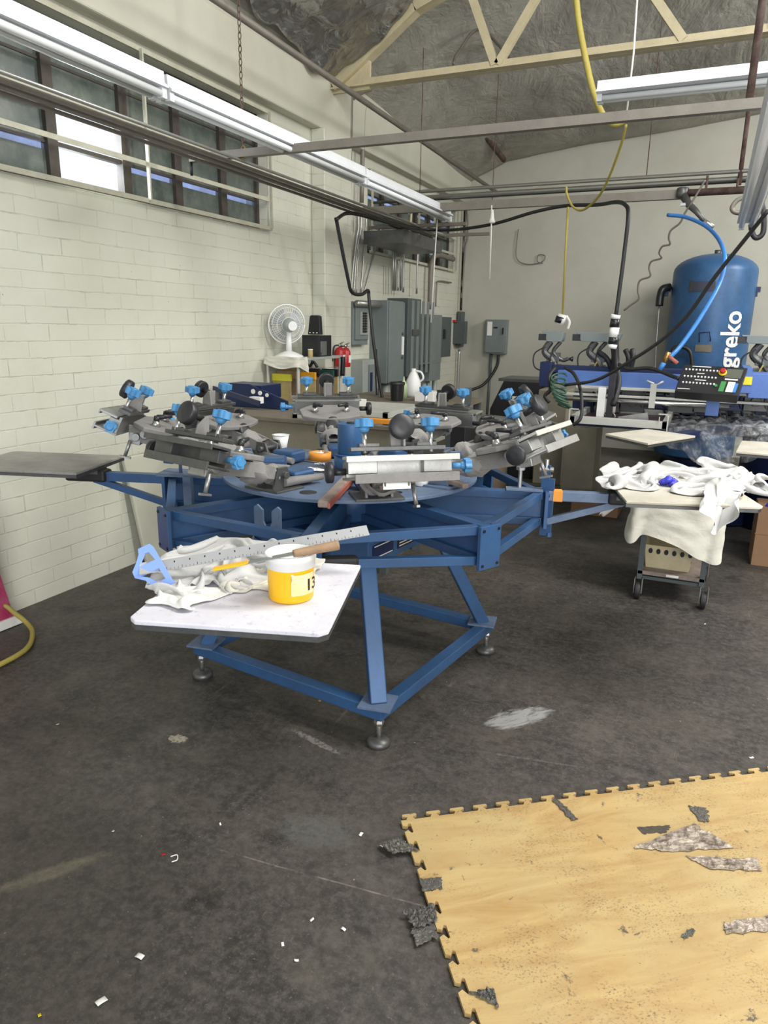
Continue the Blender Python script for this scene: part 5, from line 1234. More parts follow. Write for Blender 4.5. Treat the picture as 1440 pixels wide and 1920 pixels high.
# lettering
p0 = on_tank(1365, 690); p1 = on_tank(1369, 583); a0 = tank_uv(on_tank(1384, 640)); 
vs, fs = text_mesh('greko', 1, bold=.022); vs, fs = subdiv_text([v*1 for v in vs], fs, 1)
xm = max(v.x for v in vs); Lz = p1.z-p0.z; sc = Lz/xm; ymx = max(v.y for v in vs); asp = (tr*abs(tank_uv(on_tank(1388, 640))-tank_uv(on_tank(1350, 640))))/(.55)
def ontank(v):
    an = a0 - (v.y*sc*1.18)/tr - .0; return Vector((tx+(tr+.006)*math.cos(an), ty+(tr+.006)*math.sin(an), p0.z+v.x*sc))
m = MB(); m.add([ontank(v) for v in vs], fs); build('lettering', m, M['whiteplastic'], tb)
def patch_on(px0, py0, px1, py1, mat, nm, off=.006):
    a = on_tank(px0, py0); b = on_tank(px1, py1); u0, u1 = tank_uv(a), tank_uv(b)
    m = MB(); m.grid(lambda u, v: Vector((tx+(tr+off)*math.cos(u0+(u1-u0)*u), ty+(tr+off)*math.sin(u0+(u1-u0)*u), a.z+(b.z-a.z)*v)), 10, 4); return build(nm, m, M[mat], tb)
patch_on(1298, 528, 1340, 546, 'stain', 'rust_patch'); patch_on(1293, 526, 1297, 547, 'darksteel', 'weld_bar')
patch_on(1304, 646, 1334, 660, 'olive', 'rating_plate')
m = MB()
P = [(1311, 642), (1311, 624), (1331, 622), (1332, 640)]; m.tube([on_tank(x, y, .01) for x, y in P], .006, 5, False); build('handle_outline', m, M['navy'], tb)
for s, pxx in ((-1, 1250), (1, 1417)):
    p = W(pxx, 543, y=ty-.05); m = MB(); m.box(p, (.10, .05, .06)); m.box(p-Vector((0,0,.05)), (.05, .03, .06)); build('lifting_lug', m, M['navy'], t)
m = MB(); m.tube([W(1256, 538, y=ty-.1), W(1243, 542, y=ty-.15), W(1238, 556, y=ty-.15), W(1236, 574, y=ty-.15)], .045, 10); build('outlet_elbow', m, M['black'], t)
m = MB(); m.tube([W(1236, 574, y=ty-.15), W(1231, 640, y=ty-.15), W(1228, 700, y=ty-.15)], .012, 6); build('drain_pipe', m, M['alu'], t)
m = MB(); m.tube([W(1262, 680, y=9.0), W(1262, 655, y=9.0), W(1278, 650, y=9.0), W(1294, 660, y=9.0), W(1298, 690, y=9.0)], .022, 8); single('black_hose', m, M['wire'], 'black hose loop in front of the lower tank', 'hose')
# ============================================================ AUTOMATIC PRESS (behind, right)
AZ = W(1040, 702, y=5.6).z
ap = thing('automatic_press', 'blue automatic screen printing press with control panel at the right', 'printing press', (.5, 6.6, 0))
def ln(px, py, z): return W(px, py, z=z)
def xbeam(x0px, x1px, py0, y, h, mat, nm, d=.08, par=ap, bev=.003):
    a = W(x0px, py0, y=y); b = W(x1px, py0, y=y); m = MB(); m.bb((a.x, y, a.z-h), (b.x, y+d, a.z)); return build(nm, m, M[mat], par, bev)
xbeam(1034, 1500, 684, 5.75, .06, 'navy', 'rear_beam', .10)
xbeam(1046, 1500, 694, 5.62, .105, 'blue2', 'main_beam', .10)
xbeam(1080, 1500, 722, 5.58, .022, 'alu_white', 'guide_strip', .05)
xbeam(1050, 1500, 735, 5.60, .020, 'alu_white', 'guide_strip', .04)
a = W(1060, 744, y=5.5); b = W(1370, 744, y=5.5)
m = MB(); m.cyl((a.x, 5.5, a.z-.01), (b.x, 5.5, a.z-.01), .017, n=12); build('slide_rod', m, M['steel'], ap)
a = W(1034, 684, y=5.7); m = MB(); m.bb((a.x-.09, 5.7, a.z-.17), (a.x+.0, 5.86, a.z+.02)); build('end_cap', m, M['navy'], ap, .004)
# hanging frame clamps under the beams
for px, w_, mt in ((1133, .055, 'whiteplastic'), (1150, .045, 'blackplastic')):
    a = W(px, 700, y=5.45); m = MB(); m.bb((a.x-w_/2, 5.42, a.z-.36), (a.x+w_/2, 5.47, a.z-.0 if mt == 'blackplastic' else a.z-.10)); c_ = build('frame_clamp', m, M[mt], ap, .003)
    p = W(px, 760, y=5.45); m = MB(); m.box(p, (.035, .03, .10)); m.tube([p-Vector((0,0,.05)), p+Vector((-.03,0,-.09)), p+Vector((0,0,-.12)), p+Vector((.02,0,-.08)), p-Vector((0,0,.05))], .005, 6); build('clamp_hook', m, M['alu_white'], c_)
m = MB(); a = W(1226, 720, y=5.42); m.bb((a.x-.02, 5.42, a.z-.17), (a.x+.02, 5.45, a.z)); m.tube([(a.x, 5.43, a.z), (a.x-.05, 5.43, a.z+.02)], .008, 6, False); m.tube([(a.x, 5.43, a.z-.02), (a.x+.06, 5.43, a.z+.02)], .008, 6, False); build('white_clip', m, M['alu_white'], ap)
# carriage mechanism blocks
random.seed(5)
for k in range(16):
    px = 1095+k*23; a = W(px, 752+(k*7) % 14, y=5.75+.1*(k % 2)); s = .05+.035*random.random()
    m = MB(); m.box((a.x, a.y, a.z), (s*2.2, .10, s*2.0)); m.cyl((a.x, a.y-.07, a.z), (a.x, a.y+.02, a.z), s*.5, n=12); m.tube([(a.x+s, a.y-.03, a.z+.08), (a.x+s*.8, a.y-.05, a.z), (a.x+s*1.3, a.y-.03, a.z-.10)], .009, 6)
    build('carriage_block', m, M['darksteel' if k % 3 else 'navy'], ap, .003)
# body: black hub, turntable and legs
cx, cy = .75, 6.75
m = MB(); pts = [(1.25*math.cos(k*PI/6+.2), 1.25*math.sin(k*PI/6+.2)*.8) for k in range(12)]; m.prism(pts, .10, (cx, cy, .84)); build('turntable', m, M['black'], ap, .01)
m = MB(); a = W(1125, 760, y=6.15); m.bb((a.x, 6.15, .96), (a.x+2.2, 7.3, 1.14)); build('machine_body', m, M['black'], ap, .01)
m = MB(); m.cyl((cx, cy, 0), (cx, cy, 1.3), .42, n=24); build('hub_column', m, M['navy'], ap)
for k in range(6):
    an = k*PI/3+.5; m = MB(); m.beam((cx+.3*math.cos(an), cy+.3*math.sin(an), .07), (cx+1.1*math.cos(an), cy+1.1*math.sin(an), .07), .10, .12); build('floor_leg', m, M['navy'], ap, .004)
a = W(1075, 790, y=5.6); b = W(1255, 790, y=5.6); m = MB(); m.bb((a.x, 5.6, a.z-.03), (b.x+.5, 5.66, a.z+.01)); build('lower_rail', m, M['navy'], ap)
# screen frame under the beam
a = W(1067, 793, y=5.0); b = W(1252, 793, y=5.0); 
t = thing('screen_frame', 'white edged aluminium screen frame clamped under the automatic press', 'screen', (a.x, 5.0, a.z))
x0, x1, z0, z1 = a.x, b.x, a.z, a.z+.05
m = MB(); m.bb((x0, 5.0, z0), (x1, 5.035, z1)); m.bb((x0, 5.75, z0), (x1, 5.785, z1)); m.bb((x0, 5.0, z0), (x0+.035, 5.785, z1)); m.bb((x1-.035, 5.0, z0), (x1, 5.785, z1)); build('frame', m, M['alu_white'], t, .002)
m = MB(); m.bb((x0+.02, 5.02, z0+.004), (x1-.02, 5.77, z0+.008)); build('mesh', m, M['mesh_maroon'], t)
for xx in (x0, x1):
    s = 1 if xx == x0 else -1
    m = MB(); m.bb((xx-.004, 4.985, z0-.01), (xx+.004, 5.0, z1+.05)); m.bb((xx, 4.985, z1+.045), (xx+s*.06, 5.0, z1+.052)); m.bb((xx+s*.05, 4.985, z1+.0), (xx+s*.056, 5.0, z1+.03)); build('corner_bracket', m, M['alu_white'], t)
m = MB(); a = W(1160, 788, y=5.2); b = W(1215, 780, y=5.2); m.beam(a, b, .03, .05); build('flood_bar', m, M['alu'], t)
# white platens of the automatic press
def aplaten(pts, z, label):
    P = [W(x, y, z=z) for x, y in pts]; c = sum(P, Vector())/len(P); t = thing('press_platen', label, 'platen', c)
    o = Vector((0,0,z-.012)); m = MB(); m.prism([(p.x, p.y) for p in P], .012, o); build('platen_top', m, M['platen_cream'], t, .002)
    m = MB(); m.prism([(p.x*.98+c.x*.02, p.y*.98+c.y*.02) for p in P], .012, o-Vector((0,0,.014))); build('platen_core', m, M['darksteel'], t)
    m = MB(); m.beam(c-Vector((0,0,.045)), Vector((.75, 6.75, z-.045)).lerp(c, .25), .08, .04); build('support_arm', m, M['navy'], t)
aplaten([(1135, 813), (1213, 804), (1304, 817), (1215, 831)], 1.0, 'cream diamond shaped platen of the automatic press below the screen frame')
aplaten([(1380, 846), (1391, 826), (1500, 832), (1500, 856)], .97, 'cream platen of the automatic press at the right edge')
# control panel
q = W(1325, 712, y=5.0); A_ = W(1282, 683, y=5.08); B_ = W(1402, 690, y=5.04); C_ = W(1265, 733, y=4.94); D_ = W(1383, 742, y=4.90)
cp = thing('control_panel', 'black control panel with rows of white switches and red stop button', 'control panel', q)
u = (B_-A_); v_ = (A_-C_); n_ = u.cross(v_).normalized()
if n_.y > 0: n_ = -n_
def cpt(a, b, off=0): return C_+(D_-C_)*a*(1-b)+(B_-C_-(A_-C_))*a*b+(A_-C_)*b+n_*off
m = MB(); f_ = [cpt(0, 0), cpt(1, 0), cpt(1, 1), cpt(0, 1)]; k_ = [p-n_*.03 for p in f_]; k_[0] -= Vector((0,0,.03)); k_[1] -= Vector((0,0,.03))
m.add(f_+k_, [(0,1,2,3), (7,6,5,4), (0,4,5,1), (1,5,6,2), (2,6,7,3), (3,7,4,0)]); bd = build('panel_body', m, M['black'], cp, .003)
def cquad(a0, b0, a1, b1, mat, nm, off=.002, par=bd):
    m = MB(); m.add([cpt(a0, b0, off), cpt(a1, b0, off), cpt(a1, b1, off), cpt(a0, b1, off)], [(0,1,2,3)]); return build(nm, m, M[mat], par)
for r, (b_, n) in enumerate(((.80, 10), (.55, 10), (.32, 10))):
    for k in range(n):
        a_ = .07+.055*k+.01*r; p = cpt(a_, b_, .004); m = MB(); m.lathe(p, p+n_*.008, [(.006, 0), (.006, .7), (.004, 1)], 8); m.add([cpt(a_-.012, b_-.03, .003), cpt(a_+.012, b_-.02, .003), cpt(a_+.006, b_+.03, .003)], [(0,1,2)])
        build('switch', m, M['whiteplastic'], cp)
for b_, w_ in ((.93, .30), (.68, .12), (.44, .18), (.09, .20)): cquad(.15 if w_ > .2 else .03 if b_ < .1 else .26, b_, (.15 if w_ > .2 else .03 if b_ < .1 else .26)+w_, b_+.025, 'paper', 'legend_print')
cquad(.70, .60, .95, .92, 'panelgrey', 'display_window'); cquad(.72, .52, .92, .57, 'paper', 'legend_print'); cquad(.68, .10, .76, .46, 'ledgreen', 'green_label'); cquad(.79, .10, .90, .46, 'paper', 'white_label'); cquad(.90, .10, .95, .42, 'hoseblue', 'blue_label')
p = cpt(.655, .76, .003); m = MB(); m.cyl(p, p+n_*.008, .024, n=20); build('stop_collar', m, M['yellowlabel'], cp); m = MB(); m.lathe(p+n_*.006, p+n_*.03, [(.012, 0), (.018, .4), (.018, .8), (.012, 1)], 20); build('stop_button', m, M['red'], cp)
p = cpt(.62, .28, .003); m = MB(); m.cyl(p, p+n_*.006, .009, n=14); build('start_button', m, M['ledgreen'], cp)
m = MB(); a = W(1335, 745, y=5.1); m.bb((a.x-.03, 5.1, a.z-.12), (a.x+.05, 5.2, a.z+.05)); build('support_arm', m, M['blue2'], cp, .003)
m = MB(); a = W(1367, 741, y=5.0); m.box((a.x, 4.98, a.z-.01), (.08, .01, .025)); build('yellow_label', m, M['yellowlabel'], cp)
# blue side wing with yellow label
t_ = [(1395, 690), (1412, 690), (1408, 738), (1385, 737)]
m = MB(); P = [W(x, y, y=5.15) for x, y in t_]; m.prism([(p.x, p.z) for p in P], .45, (0, 5.6, 0), (1,0,0), (0,0,1)); build('side_wing', m, M['blue2'], ap, .003)
m = MB(); a = W(1408, 700, y=5.3); m.bb((a.x, 5.3, a.z-.16), (a.x+.6, 5.55, a.z)); build('side_box', m, M['blue2'], ap, .004)
a = W(1402, 714, y=5.14); m = MB(); m.box((a.x, 5.145, a.z), (.05, .004, .05)); build('yellow_label', m, M['yellowlabel'], ap)
# flood/squeegee carriages with grey trough covers
def carriage(px0, px1, pt, pb, y, label, lam=True):
    a = W(px0, pt, y=y); b = W(px1, pb, y=y)
    t = thing('print_carriage', label, 'print head', (a.x, y, a.z))
    m = MB(); w_ = b.x-a.x; h_ = a.z-b.z; m.prism([(-.02, h_), (w_, h_*.9), (w_*.95, .02), (w_*.9, 0), (.03, 0)], .12, (a.x, y+.12, b.z), (1,0,0), (0,0,1)); build('trough_cover', m, M['grey'], t, .003)
    m = MB(); m.box((a.x-.01, y+.03, a.z-h_*.6), (.06, .06, .05)); build('end_block', m, M['black'], t)
    cx_ = (a.x+b.x)/2
    m = MB(); m.tube([(cx_-.03, y+.05, b.z), (cx_-.07, y+.05, b.z-.08), (cx_+.0, y+.05, b.z-.15), (cx_+.03, y+.06, b.z-.22)], .028, 8); m.tube([(cx_+.05, y+.05, b.z), (cx_+.0, y+.04, b.z-.08), (cx_+.07, y+.05, b.z-.14), (cx_+.12, y+.05, b.z-.13)], .016, 8); m.box((cx_, y+.06, b.z-.12), (.10, .06, .07)); m.box((cx_, y+.07, b.z-.22), (.12, .08, .09)); build('squeegee_linkage', m, M['darksteel'], t, .002)
    m = MB(); m.tube([(cx_-.06, y, b.z-.04), (cx_-.14, y-.01, b.z-.10), (cx_-.13, y-.01, b.z-.20), (cx_-.04, y, b.z-.24)], .006, 6); m.tube([(cx_+.02, y, b.z-.03), (cx_-.01, y-.01, b.z-.13), (cx_+.03, y, b.z-.2)], .005, 6); build('air_line', m, M['wire'], t)
    m = MB(); m.tube([(cx_+.0, y-.01, b.z-.15), (cx_-.02, y-.02, b.z-.20), (cx_-.03, y-.01, b.z-.27)], .006, 6); build('yellow_line', m, M['hoseyellow'], t)
    if lam: m = MB(); m.tube([(cx_+.13, y+.02, b.z-.13), (cx_+.16, y+.02, b.z-.13)], .012, 8, False, (.008, .022)); build('side_knob', m, M['black'], t)
carriage(1020, 1056, 620, 641, 5.8, 'leftmost grey topped print carriage of the automatic press')
carriage(1084, 1164, 622, 642, 5.8, 'long grey topped print carriage under the taped black plug')
carriage(1396, 1480, 628, 646, 5.9, 'grey topped print carriage at the right edge beside the tank')
m = MB()
for (a_, b_) in (((1123, 660), (1146, 690)), ((1150, 650), (1147, 700)), ((1178, 690), (1173, 656)), ((1186, 655), (1182, 692))): m.tube([W(*a_, y=5.7), W((a_[0]+b_[0])/2+3, (a_[1]+b_[1])/2-3, y=5.68), W(*b_, y=5.7)], .02, 8)
build('hose_loop', m, M['wire'], ap)
# green coil
P = []
ce = [W(1048, 704, y=5.2), W(1047, 728, y=5.15), W(1052, 750, y=5.15), W(1062, 765, y=5.2)]
S = spline(ce, 40)
for k, p in enumerate(S):
    an = k*.42; P.append(p+Vector((.052*math.cos(an), .05*math.sin(an), .022*math.sin(an*.9+k*.02))))
m = MB(); m.tube(P, .0065, 6, False); single('coiled_air_hose', m, M['green'], 'dark green coiled air hose bundle at the left end of the automatic press', 'hose')
pipe('machine_cable', [W(1060, 690, y=5.3), W(1075, 700, y=5.2), W(1087, 725, y=5.1), W(1091, 760, y=5.0), W(1088, 785, y=4.95), W(1075, 797, y=4.95)], .012, M['wire'], 'black cable bowing down in front of the white edged screen frame', 'cable', sm=True)
pipe('machine_cable', [W(1040, 690, y=5.3), W(1030, 705, y=5.2), W(1032, 730, y=5.2), W(1022, 742, y=5.2), W(1030, 755, y=5.2)], .014, M['wire'], 'black cable tangle hanging beside the green coil', 'cable', sm=True)
pipe('machine_cable', [W(1160, 683, y=5.3), W(1180, 692, y=5.25), W(1220, 691, y=5.2), W(1262, 706, y=5.1), W(1272, 710, y=5.02)], .013, M['wire'], 'black cable running into the left side of the control panel', 'cable', sm=True)
# plastic film draped under the press
drape([W(1205, 812, y=5.1), W(1270, 800, y=5.0), W(1340, 796, y=5.0), W(1470, 795, y=5.0)],
      [W(1255, 835, y=5.0), W(1290, 855, y=4.9), W(1335, 875, y=4.9), W(1390, 866, y=4.9), W(1470, 840, y=4.95)], 'plastic_sheet', M['film'], 'crumpled clear plastic sheet hanging below the automatic press at right', .05, 4, (90, 50), 'plastic sheet', 3)
def filmtop(u, v):
    a = W(1170, 806, y=5.3).lerp(W(1480, 800, y=5.1), u); b = W(1180, 790, y=5.9).lerp(W(1480, 775, y=6.2), u)
    p = a.lerp(b, v); p.z += .05*abs(noise.noise(Vector((u*9, v*5, 2))))+.03*noise.noise(Vector((u*20, v*12, 4))); return p
m = MB(); m.grid(filmtop, 90, 40, False); single('plastic_sheet', m, M['film'], 'crumpled clear plastic sheet lying over the dark table of the automatic press', 'plastic sheet')
# ============================================================ CART
ct = thing('wheeled_cart', 'small grey two shelf cart on casters behind the right platen', 'cart', (-.06, 4.7, 0))
cx0, cx1, cy0, cy1 = -.255, .125, 4.40, 4.95
zsf = W(1250, 1076, y=4.4).z; ztp = .70
for x in (cx0+.015, cx1-.015):
    for y in (cy0+.015, cy1-.015):
        m = MB(); m.bb((x-.015, y-.015, .12), (x+.015, y+.015, ztp)); build('post', m, M['greydark'], ct)
        w_ = Vector((x+(.02 if x > 0 else 0), y-.03, 0))
        m = MB(); m.cyl(w_+Vector((-.015,0,.052)), w_+Vector((.015,0,.052)), .05, n=24); cs = build('caster_wheel', m, M['blackrubber'], ct, .004)
        m = MB(); m.cyl(w_+Vector((-.018,0,.052)), w_+Vector((.018,0,.052)), .02, n=14); m.prism([(-.025, .04), (.025, .04), (.03, .13), (-.03, .13)], .004, w_+Vector((.02,0,0)), (0,1,0), (0,0,1)); m.prism([(-.025, .04), (.025, .04), (.03, .13), (-.03, .13)], .004, w_+Vector((-.024,0,0)), (0,1,0), (0,0,1)); build('caster_fork', m, M['alu'], cs)
for z in (zsf, ztp):
    m = MB(); m.bb((cx0, cy0, z-.025), (cx1, cy1, z)); build('shelf', m, M['woodgrey'] if z == zsf else M['greydark'], ct, .003)
m = MB(); m.beam((cx0, cy0+.02, .13), (cx1, cy0+.02, .13), .015, .02); build('lower_crossbar', m, M['greydark'], ct)
m = MB(); m.bb((-.09, cy0-.004, zsf-.018), (-.02, cy0-.001, zsf-.004)); build('label_strip', m, M['paper'], ct)
# basket with oval holes
t = thing('plastic_basket', 'cream plastic basket with a row of oval holes on the cart shelf', 'basket', (-.08, 4.62, zsf))
bx0, bx1, by0, by1, bh = -.235, .05, 4.46, 4.85, .15
m = MB(); fl_ = .02
m.add([(bx0+fl_, by0+fl_, zsf+.001), (bx1-fl_, by0+fl_, zsf+.001), (bx1-fl_, by1-fl_, zsf+.001), (bx0+fl_, by1-fl_, zsf+.001), (bx0, by0, zsf+bh), (bx1, by0, zsf+bh), (bx1, by1, zsf+bh), (bx0, by1, zsf+bh)], [(0,1,2,3), (0,4,5,1), (1,5,6,2), (2,6,7,3), (3,7,4,0)]); build('basket_wall', m, M['cream'], t, .004, .003)
m = MB()
for k in range(6):
    for j in range(2): m.T = Matrix.Translation((bx0+.04+.045*k, by0+.002+.012*(1-j), zsf+.075+.04*j)) ; m.prism([(.012*math.cos(i*PI/8), .017*math.sin(i*PI/8)) for i in range(16)], .003, (0,0,0), (1,0,0), (0,0,1))
m.T = None; build('oval_holes', m, M['black'], t)
drape([(cx0-.07, 4.50, ztp+.01), (cx0-.03, cy0-.05, ztp+.01), (-.05, cy0-.06, ztp+.01), (cx1+.04, cy0-.04, ztp+.01), (cx1+.06, 4.52, ztp+.01)],
      [(cx0-.10, 4.5, .43), (cx0-.05, cy0-.08, .36), (cx0+.02, cy0-.07, .42), (-.05, cy0-.08, .38), (cx1-.04, cy0-.07, .31), (cx1+.05, cy0-.05, .30), (cx1+.04, 4.52, .42)], 'shirt_cloth', M['cloth_cream'], 'cream cloth draped over the cart and hanging below the right platen', .014, 2.4, (110, 60), seed=8)
m = MB(); m.bb((cx0-.03, cy0-.03, ztp+.001), (cx1+.03, cy1, ztp+.012)); single('folded_cloth', m, M['cloth_cream'], 'folded cream cloth lying on top of the cart under the right platen', 'cloth', bevel=.005)
m = MB(); p = [W(1160, 935, y=4.0), W(1128, 966, y=4.0)]; 
m.grid(lambda u, v: p[0].lerp(p[1], v)+Vector(((u-.5)*.09*(1-v*.7), (u-.5)*.03, .01*math.sin(u*6))), 10, 12); single('rag_corner', m, M['cloth'], 'small white rag tip hanging behind the right platen arm', 'cloth', solid=.004)
# boxes
def carton(x0, y0, x1, y1, h, label, dent=0):
    t = thing('cardboard_box', label, 'box', ((x0+x1)/2, (y0+y1)/2, 0))
    m = MB(); m.bb((x0, y0, 0), (x1, y1, h)); build('box_walls', m, M['cardboard'], t, .004)
    m = MB(); m.bb((x0-.003, y0-.003, h*.55), (x1+.003, y1, h*.565)); m.bb((x0, y0, h), (x1, y0+.12, h+.006)); build('flap', m, M['cardboard'], t)
carton(.43, 5.42, .95, 5.75, .42, 'tall brown cardboard box on the floor at the right edge behind the cart')
carton(-.98, 6.30, -.58, 6.7, .13, 'low brown cardboard box on the floor behind the right platen arm')
a = W(1425, 960, y=5.55); c0 = Vector((a.x, 5.6, a.z+.02))
m = MB()
for k in range(5): m.T = Matrix.Translation(Vector((.50+.05*k, 5.46+.03*(k % 2), .435+.01*(k % 3)))); m.grid(lambda u, v: Vector((.03*math.cos(2*PI*u)*math.sin(PI*v), .03*math.sin(2*PI*u)*math.sin(PI*v), .02*math.cos(PI*v)))*(1+.5*noise.noise(Vector((u*6, v*5, k)))), 12, 8)
m.T = None; single('glove_heap', m, M['glove'], 'violet gloves thrown on the cardboard box at the right edge', 'gloves')
# ============================================================ FLOOR MAT
mo = Vector((-.754, 1.871, 0)); mu = Vector((.8035, .5953, 0)); mv = Vector((.583, -.812, 0))
def tab_edge(n, L, depth, out):
    """profile of dovetail tabs along 0..L; returns (s, d) pairs"""
    pts = []; p = L/n
    for k in range(n):
        s0 = k*p
        if out: pts += [(s0+p*.22, 0), (s0+p*.30, depth*.45), (s0+p*.10, depth*.75), (s0+p*.14, depth), (s0+p*.66, depth), (s0+p*.70, depth*.75), (s0+p*.50, depth*.45), (s0+p*.58, 0)]
        else: pts += [(s0+p*.30, 0), (s0+p*.38, -depth*.45), (s0+p*.20, -depth*.8), (s0+p*.24, -depth), (s0+p*.72, -depth), (s0+p*.76, -depth*.8), (s0+p*.58, -depth*.45), (s0+p*.66, 0)]
    return pts
def mat_tile(o, n, label, left_tabs):
    L = 1.0
    P = [(s, -d) for s, d in tab_edge(n, L, .028, True)]
    poly = [(0, 0)]+P+[(L, 0), (L, L)]
    poly += [(0, L)]
    if left_tabs: poly += [(-d, L-s) for s, d in reversed([(L-s, d) for s, d in tab_edge(n, L, .028, False)])][::1]
    return poly
def build_mat(k, label, lt):
    poly = mat_tile(mo, 12, label, lt); o = mo+mu*(1.0*k)
    pts = [o+mu*x+mv*y for x, y in poly]
    bm = bmesh.new(); vv = [bm.verts.new(p+Vector((0,0,.013))) for p in pts]; ed = [bm.edges.new((vv[i], vv[(i+1) % len(vv)])) for i in range(len(vv))]
    bmesh.ops.triangle_fill(bm, use_beauty=True, edges=ed)
    ret = bmesh.ops.extrude_face_region(bm, geom=bm.faces[:]); bmesh.ops.translate(bm, verts=[g for g in ret['geom'] if isinstance(g, bmesh.types.BMVert)], vec=(0, 0, -.012))
    bm.verts.index_update(); m = MB(); m.add([v.co.copy() for v in bm.verts], [tuple(v.index for v in f.verts) for f in bm.faces]); bm.free()
    single('floor_mat_tile', m, M['mat'], label, 'floor mat')
build_mat(0, 'wood look foam mat tile with toothed edges, left tile in front of the press', True)
build_mat(1, 'wood look foam mat tile at the bottom right edge, right of the seam', False)
# strips of tape
def flat(name, poly, z, mat, label, cat, th=.0015, crumple=.003, lift=None, seed=0):
    P = [W(x, y, z=z) for x, y in poly]
    a, b, c, d = P
    m = MB(); m.grid(lambda u, v: a.lerp(b, u).lerp(d.lerp(c, u), v)+Vector((.010*noise.noise(Vector((u*6, v*6, seed))), .010*noise.noise(Vector((u*6, v*6, seed+9))), .002+crumple*abs(noise.noise(Vector((u*11, v*11, seed+3))))+(lift(u, v) if lift else 0))), 26, 18, False)
    return single(name, m, M[mat], label, cat, solid=th)
ZM = .014
flat('tape_strip', [(1188, 1590), (1300, 1545), (1378, 1590), (1260, 1598)], ZM, 'duct', 'large crumpled silver tape patch across the mat seam, uppermost of the silver patches', 'tape', seed=1)
flat('tape_strip', [(1285, 1606), (1420, 1612), (1428, 1634), (1330, 1630)], ZM, 'duct', 'narrow crumpled silver tape strip just below the largest patch', 'tape', seed=2)
flat('tape_strip', [(1356, 1730), (1470, 1716), (1480, 1742), (1362, 1752)], ZM, 'duct', 'crumpled silver tape strip at the right edge of the mat', 'tape', seed=3)
flat('tape_scrap', [(1290, 1512), (1325, 1516), (1330, 1542), (1312, 1540)], ZM, 'duct_dark', 'small grimy grey tape scrap near the mat seam', 'tape', seed=4)
flat('tape_flap', [(710, 1582), (748, 1573), (788, 1596), (735, 1602)], ZM, 'duct_dark', 'torn grey tape flap sticking out near the upper left corner of the mat', 'tape', crumple=.012, seed=5)
flat('tape_flap', [(757, 1712), (812, 1697), (822, 1728), (778, 1742)], ZM, 'duct_dark', 'wrinkled grey tape flap halfway down the left mat edge, upper of the pair', 'tape', crumple=.014, seed=6)
flat('tape_flap', [(772, 1742), (812, 1726), (822, 1758), (780, 1775)], .008, 'duct_dark', 'square grey tape flap halfway down the left mat edge, lower of the pair', 'tape', crumple=.004, seed=7)
flat('tape_scrap', [(786, 1650), (826, 1646), (830, 1666), (794, 1672)], ZM, 'duct_dark', 'grey tape remnant on the second notch of the left mat edge', 'tape', seed=8)
flat('tape_scrap', [(880, 1862), (925, 1855), (935, 1890), (905, 1872)], ZM, 'duct_dark', 'grey tape scrap near the bottom left of the mat', 'tape', crumple=.01, seed=9)
flat('dark_smudge_film', [(1036, 1500), (1044, 1500), (1084, 1536), (1072, 1540)], ZM, 'duct_dark', 'dark torn strip on the upper part of the mat', 'tape', seed=10)
flat('black_scrap', [(1280, 1755), (1298, 1742), (1302, 1748), (1284, 1762)], ZM, 'duct_dark', 'tiny dark scrap in the middle right of the mat', 'scrap', seed=11)
flat('black_scrap', [(1194, 1552), (1256, 1548), (1250, 1562), (1205, 1564)], ZM-.0018, 'blackscuff', 'black worn-through smear near the top of the mat', 'scrap', crumple=.0008, th=.0005, seed=12)
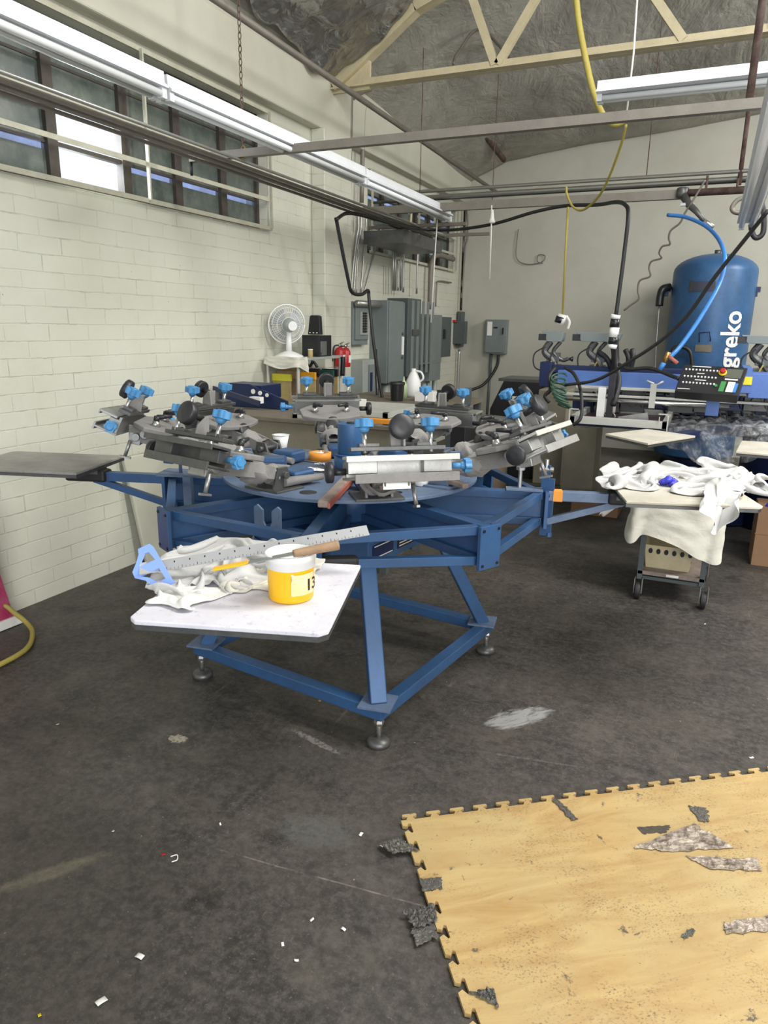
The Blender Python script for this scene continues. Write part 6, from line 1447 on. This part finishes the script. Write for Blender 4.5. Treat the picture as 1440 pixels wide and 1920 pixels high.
# small litter on the dark floor
for i, (px, py, s, mt, lb) in enumerate(((262, 1793, .014, 'paper', 'bright white paper chip on the floor at lower left'), (190, 1877, .016, 'paper', 'white paper chip on the floor near the bottom left edge'), (74, 1903, .007, 'yellowlabel', 'pale yellow speck in the bottom left corner of the floor'),
        (306, 1601, .008, 'red', 'tiny red chip on the floor'), (212, 1558, .006, 'paper', 'small white chip left of the red chip'), (108, 1358, .007, 'paper', 'small white chip on the floor below the magenta panel'),
        (677, 1564, .010, 'paper', 'white crumb on the floor left of the mat corner'), (716, 1586, .008, 'paper', 'small white chip beside the torn tape flap'), (585, 1724, .007, 'paper', 'thin white sliver left of the mat'),
        (530, 1770, .007, 'paper', 'small grey white chip low on the floor'), (1409, 1420, .010, 'paper', 'white chip above the mat at the right edge'), (600, 1312, .014, 'cardboard', 'small brown chip under the press base rail'), (644, 1742, .008, 'paper', 'white chip on the floor left of the paired tape flaps'), (1322, 1170, .007, 'paper', 'white chip on the floor near the cart wheel'), (413, 1545, .005, 'paper', 'white speck in the middle of the floor'), (556, 1800, .007, 'paper', 'white chip near the bottom middle of the floor'))):
    c = W(px, py, z=.003); m = MB(); an = i*1.3
    m.T = Matrix.Translation(c) @ Matrix.Rotation(an, 4, 'Z')
    m.grid(lambda u, v: Vector(((u-.5)*s*1.6, (v-.5)*s, .002*math.sin(u*3+i))), 4, 4); m.T = None
    single('litter_chip', m, M[mt], lb, 'litter', solid=.001)
m = MB(); m.tube([W(320, 1606, z=.004), W(332, 1603, z=.004), W(332, 1612, z=.004), W(322, 1616, z=.004)], .0018, 5); single('thread_curl', m, M['paper'], 'curled white thread next to the red chip on the floor', 'thread')
# ============================================================ LIGHT
w = bpy.data.worlds.new('sky'); bpy.context.scene.world = w; w.use_nodes = True
bg = w.node_tree.nodes['Background']
bg.inputs['Color'].default_value = (.80, .88, 1, 1); bg.inputs['Strength'].default_value = 1.0
def area(name, loc, target, sx, sy, power, col=(1,1,1), spread=180):
    l = bpy.data.lights.new(name, 'AREA'); l.shape = 'RECTANGLE'; l.size = sx; l.size_y = sy; l.energy = power; l.color = col; l.spread = R(spread)
    o = bpy.data.objects.new(name, l); C.objects.link(o); o.location = loc
    o.rotation_euler = (Vector(target)-Vector(loc)).to_track_quat('-Z', 'Y').to_euler(); return o
area('open_door_daylight', (3.4, -3.2, 2.2), (-1.5, 4.5, .9), 3.6, 3.2, 210, (1, .985, .96))
area('skylight', (3.6, 7.2, 4.35), (1.5, 7.6, 0), 1.2, 2.0, 190, (1, .99, .97))
area('skylight', (.9, 3.0, 4.85), (-.6, 3.2, 0), .6, 6.5, 330, (1, .99, .97))
area('window_daylight', (XL-.25, 3.47, 2.6), (-1, 3.6, .6), .5, .4, 10, (.85, .92, 1))
vs = bpy.context.scene.view_settings
vs.view_transform = 'Standard'; vs.look = 'None'; vs.gamma = 1; vs.use_curve_mapping = False; vs.exposure = .50
